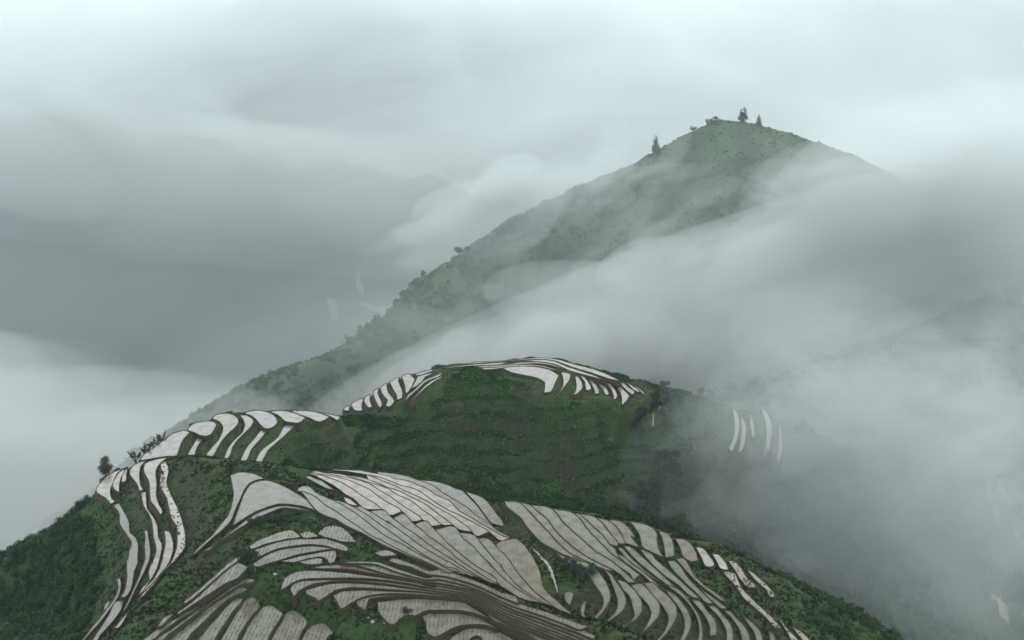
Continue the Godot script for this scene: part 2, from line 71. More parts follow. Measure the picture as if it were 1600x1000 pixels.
	["bowl", "narrow paddy wedge between the planted paddies and the dark ledges", 1, 87.65, 1, [-314,-10628,-146,-10459,351,-10011,435,-9923,395,-9921,357,-9923,309,-9948,176,-10089,125,-10133,-36,-10259,-171,-10346,-223,-10395,-268,-10460,-293,-10540]],
	["foot", "small pale paddy sliver at the top of the lower left terraces", 1, 89.00, 1, [-4042,-10037,-4041,-10176,-4031,-10234,-3989,-10280,-3937,-10314,-3967,-10184,-3987,-10060,-4014,-10032]],
	["foot", "thin dark-edged paddy strip, upper of two slivers at the lower left", 1, 88.70, 1, [-4135,-9779,-4067,-9966,-4017,-10074,-3875,-10301,-3721,-10519,-3764,-10398,-3865,-10209,-3944,-10028,-3968,-9966,-4002,-9824,-4032,-9779,-4080,-9774]],
	["foot", "thin dark-edged paddy strip, lower of two slivers at the lower left", 1, 88.50, 1, [-4037,-9788,-3897,-10043,-3670,-10575,-3703,-10414,-3722,-10351,-3886,-9951,-3911,-9829,-3934,-9788,-3982,-9782]],
	["foot", "first broad slanting paddy from the left in the lower left terraces", 1, 88.25, 1, [-3685,-10570,-3500,-10993,-3447,-11138,-3413,-11198,-3368,-11245,-3315,-11268,-3228,-11242,-3250,-11184,-3289,-11149,-3382,-11112,-3415,-11069,-3705,-10489,-3806,-10259,-3863,-10085,-3891,-9970,-3900,-9909,-3900,-9838,-3908,-9782,-3948,-9774,-3998,-9782,-3946,-10018,-3893,-10193,-3849,-10306,-3791,-10414]],
	["foot", "second broad slanting paddy from the left in the lower left terraces", 1, 87.95, 1, [-3632,-10616,-3493,-10939,-3436,-11042,-3403,-11087,-3360,-11103,-3277,-11058,-3325,-10968,-3395,-10913,-3436,-10850,-3470,-10776,-3498,-10704,-3544,-10551,-3597,-10321,-3667,-10069,-3676,-9893,-3694,-9830,-3729,-9811,-3875,-9830,-3833,-10051,-3783,-10243,-3719,-10425]],
	["foot", "third broad slanting paddy from the left in the lower left terraces", 1, 87.60, 1, [-3377,-10892,-3310,-10905,-3299,-10756,-3340,-10611,-3351,-10520,-3360,-10329,-3382,-10095,-3382,-10014,-3369,-9920,-3364,-9839,-3394,-9804,-3451,-9807,-3584,-9839,-3545,-10206,-3485,-10507,-3458,-10677,-3414,-10834]],
	["foot", "fourth broad slanting paddy from the left in the lower left terraces", 1, 87.25, 1, [-3268,-10953,-3233,-10982,-3190,-10980,-3143,-10925,-3099,-10843,-3065,-10763,-3072,-10687,-3098,-10618,-3110,-10534,-3146,-10201,-3150,-10118,-3132,-9955,-3135,-9894,-3166,-9866,-3219,-9869,-3337,-9894,-3312,-10566,-3285,-10886]],
	["foot", "fifth broad slanting paddy from the left in the lower left terraces", 1, 86.90, 1, [-3079,-10677,-3062,-10754,-3037,-10817,-2999,-10846,-2954,-10850,-2901,-10812,-2763,-10664,-2778,-10458,-2812,-10198,-2809,-10019,-2818,-9949,-2845,-9913,-2888,-9903,-3113,-9949,-3112,-10353,-3097,-10527,-3069,-10716]],
	["foot", "sixth broad slanting paddy from the left in the lower left terraces", 1, 86.55, 1, [-2752,-10697,-2728,-10765,-2691,-10802,-2635,-10776,-2575,-10718,-2511,-10651,-2460,-10567,-2440,-10465,-2450,-10398,-2468,-10336,-2472,-10249,-2467,-10069,-2478,-10004,-2509,-9968,-2556,-9958,-2794,-10004,-2778,-10304,-2753,-10529]],
	["foot", "seventh broad slanting paddy from the left in the lower left terraces", 1, 86.20, 1, [-2445,-10250,-2438,-10339,-2424,-10425,-2399,-10493,-2365,-10534,-2322,-10559,-2281,-10563,-2238,-10548,-2191,-10494,-2099,-10348,-2147,-10275,-2163,-10204,-2171,-10123,-2187,-10060,-2224,-10028,-2273,-10025,-2445,-10060]],
	["right", "first paddy strip from the gully along the right slope crest", 1, 87.00, 0, [61,-13862,117,-13821,176,-13707,425,-13055,510,-12850,607,-12572,654,-12454,743,-12261,830,-12120,943,-12012,1100,-11835,1240,-11697,914,-11975,692,-12139,457,-12424,408,-12495,356,-12606,235,-12913,203,-13013,149,-13223,97,-13336,-22,-13543,-77,-13661,-127,-13867]],
	["right", "second paddy strip from the gully along the right slope crest", 1, 86.55, 0, [203,-13886,282,-13827,335,-13722,383,-13602,483,-13418,527,-13318,592,-13065,689,-12781,786,-12565,897,-12355,1039,-12134,1350,-11780,1248,-11780,1199,-11813,950,-12098,836,-12207,791,-12273,708,-12431,659,-12542,513,-12942,428,-13148,269,-13574,117,-13920]],
	["right", "third paddy strip from the gully along the right slope crest", 1, 86.10, 0, [479,-13889,539,-13860,593,-13802,636,-13723,673,-13631,737,-13369,777,-13260,1144,-12439,1181,-12368,1322,-12184,1368,-12104,1535,-11753,1610,-11552,1557,-11539,1509,-11542,1467,-11629,1431,-11743,1359,-11864,1046,-12220,951,-12364,866,-12510,742,-12759,660,-12962,596,-13158,530,-13412,487,-13513,386,-13698,284,-13926]],
	["right", "fourth paddy strip from the gully along the right slope crest", 1, 85.60, 0, [820,-13833,889,-13790,948,-13715,993,-13623,1031,-13517,1089,-13260,1147,-13064,1368,-12465,1699,-11852,1594,-11682,1554,-11632,1585,-11750,1571,-11856,1463,-12027,1332,-12279,1190,-12465,1153,-12536,783,-13363,743,-13474,678,-13738,597,-13910]],
	["right", "fifth paddy strip from the gully along the right slope crest", 1, 85.15, 0, [975,-13834,1028,-13817,1074,-13718,1210,-13353,1320,-13103,1386,-12822,1461,-12666,1475,-12458,1507,-12369,1755,-11815,1680,-11789,1605,-11764,1711,-11935,1377,-12552,1186,-13063,1096,-13353,1038,-13612,954,-13811]],
	["right", "sixth paddy strip from the gully along the right slope crest", 1, 84.80, 0, [1172,-13848,1231,-13813,1281,-13751,1324,-13659,1361,-13554,1443,-13215,1516,-13006,1521,-12892,1504,-12813,1445,-12844,1393,-12892,1357,-13022,1327,-13174,1293,-13261,1216,-13425,1121,-13685,981,-13908]],
	["right", "seventh paddy strip from the gully along the right slope crest", 1, 84.50, 0, [1403,-13768,1454,-13726,1507,-13638,1551,-13530,1588,-13389,1614,-13235,1639,-12951,1581,-12942,1528,-12951,1493,-13028,1449,-13276,1398,-13506,1367,-13616,1287,-13815]],
	["right", "eighth paddy strip from the gully along the right slope crest", 1, 84.20, 0, [1580,-13811,1646,-13763,1702,-13679,1742,-13579,1774,-13463,1797,-13320,1814,-13172,1749,-13254,1803,-13031,1830,-12923,1801,-12911,1741,-12947,1682,-13002,1646,-13010,1625,-13128,1622,-13295,1595,-13450,1558,-13592,1461,-13789]],
	["right", "ninth paddy from the gully along the right slope crest", 1, 84.10, 1, [1776,-13779,1886,-13739,2014,-13671,2079,-13604,2122,-13509,2145,-13391,2131,-13254,2109,-13110,2101,-12967,2102,-12832,2132,-12610,1902,-12876,1871,-12958,1883,-13274,1874,-13389,1833,-13604]],
	["right", "tenth paddy from the gully along the right slope crest", 1, 83.60, 1, [2199,-13556,2259,-13522,2311,-13471,2341,-13387,2358,-13284,2356,-13150,2309,-12744,2176,-12706,2203,-13009,2212,-13171,2214,-13333]],
	["right", "eleventh paddy from the gully along the right slope crest", 1, 83.10, 1, [2426,-13404,2489,-13402,2547,-13384,2596,-13316,2632,-13220,2652,-13091,2657,-12949,2644,-12725,2588,-12698,2537,-12687,2478,-12755,2443,-12878,2450,-13147]],
	["right", "first of the two clean bright white paddies high on the right slope", 4, 82.60, 1, [2701,-13229,2753,-13220,2799,-13197,2831,-13093,2846,-12959,2873,-12832,2869,-12699,2850,-12650,2782,-12608,2727,-12650,2727,-12813]],
	["right", "second of the two clean bright white paddies high on the right slope", 4, 82.20, 1, [2912,-13095,3002,-13075,3028,-13008,3066,-12787,3055,-12643,3042,-12606,2991,-12616,2950,-12643,2938,-12736,2937,-12850]],
	["right", "first white paddy with dark clods on the right edge", 3, 81.80, 1, [3122,-12976,3202,-12957,3237,-12893,3271,-12692,3286,-12443,3324,-12359,3350,-12266,3344,-12203,3290,-12186,3243,-12186,3210,-12246,3177,-12426,3154,-12737]],
	["right", "outermost white paddy with dark clods on the right edge", 3, 81.30, 1, [3358,-12822,3424,-12710,3451,-12641,3528,-12391,3579,-12167,3566,-12045,3550,-12018,3495,-12025,3492,-12109,3500,-12216,3446,-12356,3389,-12563]],
	["right", "long thin white paddy beside the green right bank", 3, 82.00, 1, [2969,-12599,3022,-12611,3071,-12610,3111,-12572,3138,-12508,3135,-12227,3141,-12126,3166,-12019,3271,-11660,3358,-11408,3418,-11135,3353,-11135,3321,-11173,3274,-11402,3113,-11834,3093,-11916,3068,-12188,3018,-12364]],
	["right", "lower white paddy sliver at the bottom right edge of the terraces", 3, 81.50, 1, [3454,-11458,3486,-11408,3501,-11317,3509,-11217,3609,-10851,3555,-10845,3509,-10851,3485,-10912,3480,-11110]],
	["right", "outermost white paddy sliver at the bottom right edge of the terraces", 3, 81.00, 1, [3608,-11353,3674,-11272,3700,-11215,3779,-10931,3693,-10931,3658,-10983,3642,-11071]],
	["right", "second narrow middle paddy rightward on the right slope, above the crescents", 1, 84.60, 1, [1501,-12823,1557,-12813,1594,-12753,1643,-12564,1716,-12376,1826,-12122,1971,-11830,1983,-11805,1931,-11866,1884,-11935,1626,-12413,1588,-12503,1557,-12604]],
	["right", "third narrow middle paddy rightward on the right slope, above the crescents", 1, 84.30, 1, [1603,-12918,1685,-12918,1736,-12837,2149,-11786,2307,-11467,2275,-11459,2222,-11480,2181,-11544,2106,-11708,1779,-12375,1714,-12545]],
	["right", "fourth narrow middle paddy rightward on the right slope, above the crescents", 1, 83.90, 1, [1840,-12890,1933,-12907,1974,-12837,2021,-12596,2164,-12266,2442,-11543,2382,-11543,2339,-11573,2307,-11633,2225,-11864,2069,-12153,2003,-12310,1946,-12475,1892,-12668]],
	["right", "fifth narrow middle paddy rightward on the right slope, above the crescents", 2, 83.50, 1, [2189,-12622,2242,-12638,2289,-12638,2328,-12556,2370,-12342,2398,-12148,2420,-12065,2613,-11491,2564,-11469,2522,-11490,2494,-11557,2447,-11725,2351,-11972,2241,-12311,2219,-12405]],
	["right", "sixth narrow middle paddy rightward on the right slope, above the crescents", 1, 83.10, 1, [2330,-12766,2394,-12796,2448,-12800,2475,-12694,2501,-12412,2519,-12285,2541,-12194,2598,-12033,2736,-11789,2815,-11589,2785,-11589,2739,-11623,2567,-11959,2509,-12107,2459,-12266]],
	["right", "first narrow middle paddy rightward on the right slope, above the crescents", 2, 84.90, 1, [1453,-12574,1527,-12540,1577,-12469,1656,-12274,1796,-12017,1836,-11929,1946,-11661,1915,-11661,1865,-11698,1828,-11776,1758,-11960,1565,-12306]],
	["right", "seventh narrow middle paddy rightward on the right slope, above the crescents", 1, 83.20, 1, [2521,-11953,2585,-11802,2697,-11601,2770,-11435,2736,-11392,2692,-11401,2559,-11748]],
	["right", "first crescent paddy right of the bushes and the small shed", 1, 87.25, 1, [688,-12054,853,-11946,985,-11883,1029,-11825,1068,-11752,1133,-11600,1160,-11521,1200,-11355,1214,-11269,1226,-11090,1222,-11002,1198,-10889,1160,-10782,1118,-10683,1082,-10610,1003,-10476,980,-10527,1082,-10711,1116,-10816,1128,-10953,1103,-11095,1041,-11318,1017,-11445,986,-11565,840,-11819]],
	["right", "tiny paddy strip behind the small dark shed", 1, 87.40, 1, [595,-12109,703,-12025,752,-11938,795,-11840,879,-11689,914,-11605,934,-11538,852,-11673,681,-11929]],
	["right", "second crescent paddy from the left end of the right slope", 1, 86.85, 1, [1183,-11811,1267,-11695,1300,-11622,1322,-11512,1400,-11194,1415,-11078,1411,-10981,1397,-10885,1373,-10801,1340,-10725,1286,-10648,1181,-10523,1134,-10466,1139,-10517,1182,-10598,1237,-10672,1286,-10805,1300,-10898,1305,-10995,1302,-11107,1267,-11538,1248,-11626,1224,-11707]],
	["right", "third crescent paddy from the left end of the right slope", 1, 86.40, 1, [1361,-11588,1418,-11551,1471,-11504,1531,-11380,1567,-11284,1594,-11180,1609,-11087,1613,-10990,1607,-10908,1592,-10828,1565,-10745,1530,-10670,1486,-10603,1386,-10500,1336,-10435,1294,-10415,1283,-10440,1373,-10510,1419,-10569,1462,-10641,1488,-10722,1490,-10800,1486,-10882,1486,-11070,1475,-11157,1419,-11299,1396,-11390]],
	["right", "fourth crescent paddy from the left end of the right slope", 1, 85.90, 1, [1538,-11529,1643,-11568,1688,-11559,1725,-11482,1787,-11287,1832,-11107,1841,-11022,1829,-10913,1803,-10806,1770,-10731,1645,-10529,1552,-10405,1442,-10274,1430,-10286,1508,-10367,1555,-10441,1598,-10529,1683,-10739,1711,-10859,1701,-10994,1680,-11082,1618,-11245]],
	["right", "fifth crescent paddy from the left end of the right slope", 1, 85.40, 1, [1721,-11664,1784,-11681,1841,-11679,1885,-11602,1920,-11500,1982,-11369,2008,-11298,2050,-11140,2056,-11053,2045,-10945,2021,-10837,1980,-10730,1889,-10547,1844,-10469,1708,-10268,1667,-10234,1642,-10245,1708,-10330,1752,-10396,1796,-10468,1835,-10545,1869,-10629,1899,-10719,1918,-10811,1917,-10906,1886,-11086,1807,-11332]],
	["right", "sixth crescent paddy from the left end of the right slope", 2, 84.90, 1, [1998,-11589,2097,-11472,2128,-11398,2153,-11311,2192,-11125,2206,-11025,2208,-10921,2199,-10834,2183,-10745,2162,-10660,2130,-10573,2012,-10325,1971,-10265,1917,-10265,2017,-10459,2061,-10569,2097,-10686,2115,-10803,2122,-10921,2118,-11024,2104,-11124,2067,-11299,2020,-11447]],
	["right", "seventh crescent paddy from the left end of the right slope", 1, 84.50, 1, [2018,-11811,2152,-11709,2189,-11661,2224,-11574,2251,-11473,2323,-11127,2332,-11042,2335,-10939,2332,-10832,2323,-10726,2308,-10631,2246,-10352,2184,-10352,2239,-10531,2262,-10624,2280,-10726,2293,-10830,2298,-10929,2296,-11029,2289,-11124,2258,-11285,2211,-11433,2139,-11591]],
	["right", "eighth crescent paddy from the left end of the right slope", 1, 84.00, 1, [2326,-11485,2379,-11478,2425,-11456,2448,-11396,2471,-11231,2517,-11093,2531,-11019,2531,-10915,2517,-10808,2495,-10724,2470,-10642,2393,-10642,2432,-10808,2439,-10898,2435,-10987,2411,-11156]],
	["right", "ninth crescent paddy from the left end of the right slope", 1, 83.50, 1, [2526,-11429,2601,-11429,2635,-11377,2673,-11205,2718,-11070,2730,-10995,2725,-10880,2708,-10760,2653,-10510,2570,-10510,2623,-10729,2639,-10838,2641,-10928,2623,-11102,2601,-11197]],
	["right", "tenth crescent paddy from the left end of the right slope", 1, 83.00, 1, [2728,-11387,2803,-11387,2834,-11310,2852,-11207,2896,-11088,2912,-11024,2922,-10923,2921,-10816,2896,-10589,2785,-10589,2822,-10811,2831,-10919,2823,-11028,2785,-11228,2758,-11317]],
	["right", "eleventh crescent paddy from the left end of the right slope", 1, 82.50, 1, [2957,-11402,3054,-11182,3095,-11048,3105,-10974,3098,-10877,3058,-10668,2988,-10668,3015,-10875,3019,-10974,2989,-11155]],
	["right", "short paddy stub right of the last crescent at the bottom edge", 1, 82.00, 1, [3236,-11082,3274,-11003,3274,-10930,3262,-10848,3230,-10722,3173,-10722]],
	["right", "small rounded paddy on the gully floor below the bushes", 1, 86.50, 1, [660,-11224,720,-11264,783,-11224,733,-10980,714,-10905,664,-11028,658,-11122]],
	["right", "thin hooked paddy on the gully floor below the bushes", 1, 86.30, 1, [896,-11063,923,-11035,878,-10765,896,-10635,843,-10713,838,-10845,862,-10954]],
	["mid", "first paddy from the left on the middle spur behind the crest", 1, 83.50, 1, [-6618,-16340,-6643,-16643,-6631,-16757,-6563,-17075,-6494,-17661,-6453,-17759,-6331,-17868,-6248,-17843,-6171,-17747,-6182,-17448,-6167,-17287,-6141,-17118,-6032,-16585,-6089,-16544,-6181,-16558,-6245,-16534]],
	["mid", "second paddy from the left on the middle spur behind the crest", 1, 82.90, 1, [-6323,-18061,-6332,-18230,-6329,-18377,-6281,-18466,-6147,-18560,-6072,-18577,-5926,-18516,-5833,-18332,-5802,-18039,-5793,-17798,-5865,-17724,-5983,-17768,-6119,-17907]],
	["mid", "short lower paddy piece under the second field of the middle spur", 1, 82.20, 1, [-6030,-17854,-5939,-17884,-5930,-17577,-5915,-17395,-5890,-17207,-5833,-16929,-5886,-16909,-5968,-16937,-6049,-17735]],
	["mid", "third paddy from the left on the middle spur behind the crest", 1, 82.20, 1, [-6100,-18923,-6082,-19141,-6023,-19211,-5856,-19219,-5760,-19166,-5668,-19068,-5579,-18923,-5499,-18686,-5483,-18515,-5491,-18363,-5533,-18006,-5539,-17796,-5534,-17577,-5514,-17248,-5487,-17043,-5484,-16890,-5546,-16879,-5629,-16909,-5617,-17704,-5632,-17911,-5664,-18138,-5726,-18408,-5805,-18584,-5899,-18733,-5999,-18840]],
	["mid", "fourth paddy from the left on the middle spur behind the crest", 1, 81.50, 1, [-5640,-19314,-5507,-19314,-5341,-19118,-5259,-18926,-5240,-18598,-5304,-17887,-5306,-17682,-5296,-17467,-5239,-17160,-5226,-16947,-5299,-16947,-5364,-17385,-5373,-17574,-5370,-17754,-5362,-17930,-5325,-18209,-5324,-18370,-5381,-18737,-5509,-19070]],
	["mid", "fifth paddy from the left on the middle spur behind the crest", 1, 81.20, 1, [-5616,-19528,-5486,-19673,-5410,-19711,-5304,-19695,-5188,-19629,-5061,-19522,-4937,-19349,-4849,-19158,-4787,-18961,-4786,-18783,-4822,-18652,-4879,-18590,-4955,-18606,-5075,-18791,-5270,-19153,-5359,-19287,-5448,-19399]],
	["mid", "slanting narrow paddy below the fifth field of the middle spur", 1, 80.60, 1, [-5045,-18658,-4987,-18710,-4915,-18731,-4931,-18297,-4971,-17787,-4976,-17613,-4923,-17114,-4945,-16975,-5027,-16975,-5081,-17519,-5089,-17696,-5085,-17900,-5057,-18297,-5059,-18494]],
	["mid", "sixth paddy from the left on the middle spur behind the crest", 1, 80.60, 1, [-5165,-19800,-4997,-19857,-4907,-19862,-4809,-19834,-4602,-19709,-4312,-19419,-4349,-19146,-4417,-19085,-4663,-19165,-4758,-19312,-4858,-19498,-4960,-19618]],
	["mid", "slanting narrow paddy below the sixth field of the middle spur", 1, 80.00, 1, [-4653,-19196,-4558,-19236,-4441,-19224,-4571,-18366,-4671,-17862,-4691,-17683,-4662,-17185,-4691,-17044,-4780,-17044,-4810,-17475,-4814,-17683,-4796,-17851,-4679,-18282,-4655,-18455,-4677,-19000]],
	["mid", "seventh paddy from the left on the middle spur behind the crest", 1, 80.00, 1, [-4761,-20034,-4503,-20034,-4284,-19978,-4172,-19920,-4066,-19838,-3854,-19636,-3912,-19438,-3988,-19311,-4101,-19385,-4232,-19537,-4562,-19828]],
	["mid", "eighth paddy from the left on the middle spur behind the crest", 1, 79.40, 1, [-4173,-20091,-3949,-19998,-3649,-19805,-3677,-19575,-3846,-19805,-3954,-19915]],
	["far", "broad pale paddy behind the green knoll top", 0, 79.00, 1, [-239,-23498,72,-23643,281,-23693,613,-23620,827,-23472,932,-23369,1025,-23212,1136,-22880,1027,-22342,964,-21923,886,-21612,736,-21553,774,-21968,780,-22342,712,-22540,618,-22685,520,-22792,103,-23053,0,-23145]],
	["far", "first crescent paddy rightward from the broad one on the far knoll", 0, 78.40, 1, [1208,-23384,1317,-23341,1421,-23223,1436,-23074,1373,-22658,1169,-21963,1028,-21480,1014,-21490,1120,-21866,1214,-22256,1245,-22709,1240,-23074]],
	["far", "second crescent paddy rightward from the broad one on the far knoll", 0, 77.80, 1, [1565,-23240,1623,-23161,1680,-22848,1687,-22492,1651,-22195,1560,-21954,1458,-21764,1436,-21773,1509,-22098,1546,-22492]],
	["far", "third crescent paddy rightward from the broad one on the far knoll", 0, 77.30, 1, [1689,-23428,1779,-23348,1849,-23006,1888,-22597,1888,-22349,1824,-22261,1762,-22251,1779,-22902,1743,-23174]],
	["far", "fourth crescent paddy rightward from the broad one on the far knoll", 2, 76.80, 1, [1887,-23295,1972,-23164,2041,-22854,2073,-22503,2067,-22209,1965,-22113,1973,-22404,1947,-22854]],
	["far", "fifth crescent paddy rightward from the broad one on the far knoll", 0, 76.30, 1, [1866,-23860,2029,-23669,2149,-23375,2227,-23011,2289,-22656,2307,-22361,2277,-22206,2218,-22225,2191,-22607,2133,-23011,2091,-23227,2042,-23428]],
	["far", "sixth crescent paddy rightward from the broad one on the far knoll", 0, 75.80, 1, [2196,-23911,2333,-23640,2384,-23465,2485,-22911,2517,-22464,2492,-22222,2436,-22042,2400,-22056,2426,-22318,2419,-22710,2330,-23328,2291,-23534]],
	["far", "seventh crescent paddy rightward from the broad one on the far knoll", 0, 75.30, 1, [2408,-23908,2560,-23639,2617,-23467,2666,-23271,2722,-22913,2819,-22469,2706,-22086,2577,-21798,2559,-21817,2621,-22276,2627,-22615,2597,-23065,2566,-23279,2528,-23480]],
	["far", "eighth crescent paddy rightward from the broad one on the far knoll", 2, 74.80, 1, [2711,-23690,2823,-23531,2899,-23220,2995,-22966,2966,-22791,2914,-22678,2845,-22891,2772,-23220]],
	["far", "ninth crescent paddy rightward from the broad one on the far knoll", 0, 74.30, 1, [2908,-23848,3087,-23323,3143,-23068,3097,-23018,3012,-23220,2942,-23582]],
	["far", "tenth crescent paddy rightward from the broad one on the far knoll", 0, 73.90, 1, [3071,-23707,3237,-23241,3252,-22989,3216,-22949,3199,-23190,3117,-23420]],
	["far", "first thin paddy line up behind the broad one on the far knoll", 2, 78.50, 1, [-965,-23691,-854,-23724,-403,-23747,81,-23972,449,-24005,692,-23936,809,-23859,1042,-23608,1228,-23308,1134,-23419,949,-23618,766,-23775,656,-23832,430,-23875,91,-23834,-514,-23570,-741,-23544,-1200,-23553]],
	["far", "second thin paddy line up behind the broad one on the far knoll", 2, 78.10, 1, [-895,-23993,-245,-24078,214,-24316,579,-24375,703,-24357,947,-24228,1067,-24118,1179,-23965,1325,-23657,1232,-23794,1136,-23922,928,-24114,715,-24217,501,-24230,180,-24155,-244,-23936,-810,-23880,-1450,-23727]],
	["far", "third thin paddy line up behind the broad one on the far knoll", 0, 77.60, 1, [-2024,-23850,-1554,-24103,-1099,-24284,208,-24595,587,-24735,838,-24743,1059,-24624,1163,-24521,1429,-24060,1990,-23412,2268,-22976,1600,-23591,1416,-23822,1152,-24274,1049,-24381,831,-24521,584,-24598,333,-24595,216,-24559,-247,-24303,-1103,-24174]],
	["far", "fourth thin paddy line up behind the broad one on the far knoll", 0, 77.00, 1, [-1575,-24446,-892,-24728,-211,-24858,638,-25120,851,-25130,957,-25101,1266,-24918,1660,-24475,2047,-24118,2322,-23747,2586,-23253,2672,-23075,2379,-23298,2019,-23770,1544,-24284,1176,-24798,1069,-24888,846,-24993,593,-24998]],
	["far", "first thin paddy curving left around the green knoll top", 0, 78.50, 1, [-2256,-21276,-2050,-22274,-1926,-22626,-1826,-22815,-1720,-22989,-1713,-22884,-1822,-22677,-1901,-22484,-2041,-22058,-2232,-21322,-2307,-20917]],
	["far", "second thin paddy curving left around the green knoll top", 2, 78.10, 1, [-2400,-21673,-2267,-22152,-2149,-22701,-2061,-22899,-1748,-23384,-1741,-23277,-1816,-23036,-1949,-22908,-2110,-22600,-2218,-22103,-2361,-21580,-2445,-21123]],
	["far", "third thin paddy curving left around the green knoll top", 2, 77.70, 1, [-2386,-22275,-2325,-23246,-2092,-23489,-2002,-23569,-2021,-23406,-2146,-23193,-2188,-22776,-2283,-22473]],
	["far", "thin pale paddy under the skyline of the far knoll, left side", 0, 77.50, 1, [-2431,-23525,-2310,-23607,-2104,-23827,-1950,-23939,-1792,-23995,-1782,-23855,-2016,-23744,-2234,-23471,-2352,-23364]],
	["far", "first brown-banked paddy down the left shoulder of the far knoll", 0, 77.10, 1, [-2742,-23439,-2678,-23585,-2605,-23655,-2551,-23601,-2403,-23226,-2404,-22914,-2422,-22460,-2478,-22118,-2513,-22166,-2581,-22660]],
	["far", "second brown-banked paddy down the left shoulder of the far knoll", 0, 76.50, 1, [-3013,-23155,-2952,-23357,-2881,-23524,-2823,-23578,-2820,-23259,-2645,-22524,-2600,-22252,-2579,-21918,-2668,-21778,-2726,-22155,-2847,-22545]],
	["far", "third brown-banked paddy down the left shoulder of the far knoll", 0, 75.90, 1, [-3207,-22931,-3165,-23123,-3095,-23291,-3079,-23033,-3031,-22747,-2964,-22482,-2785,-22003,-2749,-21816,-2800,-21496,-2903,-21496,-2915,-21956,-3041,-22240,-3148,-22585]],
	["far", "fourth brown-banked paddy down the left shoulder of the far knoll", 0, 75.30, 1, [-3367,-22714,-3334,-22900,-3273,-23065,-3258,-22714,-3182,-22372,-3086,-22053,-3027,-21762,-3049,-21580,-3111,-21716,-3313,-22432]],
	["far", "fifth brown-banked paddy down the left shoulder of the far knoll", 0, 74.70, 1, [-3540,-22503,-3451,-22747,-3398,-22311,-3307,-21936,-3258,-21799,-3342,-21753,-3456,-22029,-3520,-22264]],
	["far", "sixth brown-banked paddy down the left shoulder of the far knoll", 0, 74.10, 1, [-3811,-22158,-3787,-22323,-3596,-22658,-3574,-22299,-3540,-21972,-3485,-21700,-3579,-21691,-3671,-21745,-3774,-22018]],
	["far", "seventh brown-banked paddy down the left shoulder of the far knoll", 0, 73.50, 1, [-3986,-22008,-3891,-22263,-3850,-22054,-3828,-21871,-3922,-21894]],
	["misty", "first faint paddy strip from the left on the misty slope beyond the green hill", 0, 67.80, 1, [5651,-23896,5630,-23212,5578,-22849,5503,-22478,5417,-22120,5246,-21549,5155,-21280,4946,-20726,4907,-20881,4987,-21141,5117,-21443,5277,-22002,5407,-22563]],
	["misty", "second faint paddy strip from the left on the misty slope beyond the green hill", 0, 66.60, 1, [5771,-23455,5769,-23176,5754,-22893,5703,-22601,5630,-22300,5462,-21680,5366,-21363,5255,-21107,5147,-20950,5422,-21924,5558,-22443]],
	["misty", "third faint paddy strip from the left on the misty slope beyond the green hill", 0, 65.60, 1, [6091,-23834,6015,-23168,5954,-22837,5812,-22187,5766,-22187,5823,-22534,5886,-22893]],
	["misty", "fourth faint paddy strip from the left on the misty slope beyond the green hill", 0, 64.00, 1, [6657,-24896,6674,-24285,6643,-23976,6592,-23649,6528,-23327,6438,-22964,6051,-21685,5958,-21421,5853,-21208,5741,-21054,6120,-22285,6280,-22852,6354,-23143,6425,-23478,6486,-23819]],
	["misty", "fifth faint paddy strip from the left on the misty slope beyond the green hill", 0, 62.00, 1, [6979,-24253,6795,-23314,6618,-22607,6518,-22271,6413,-21967,6193,-21388,6204,-21544,6270,-21824,6485,-22439,6715,-23314]],
]
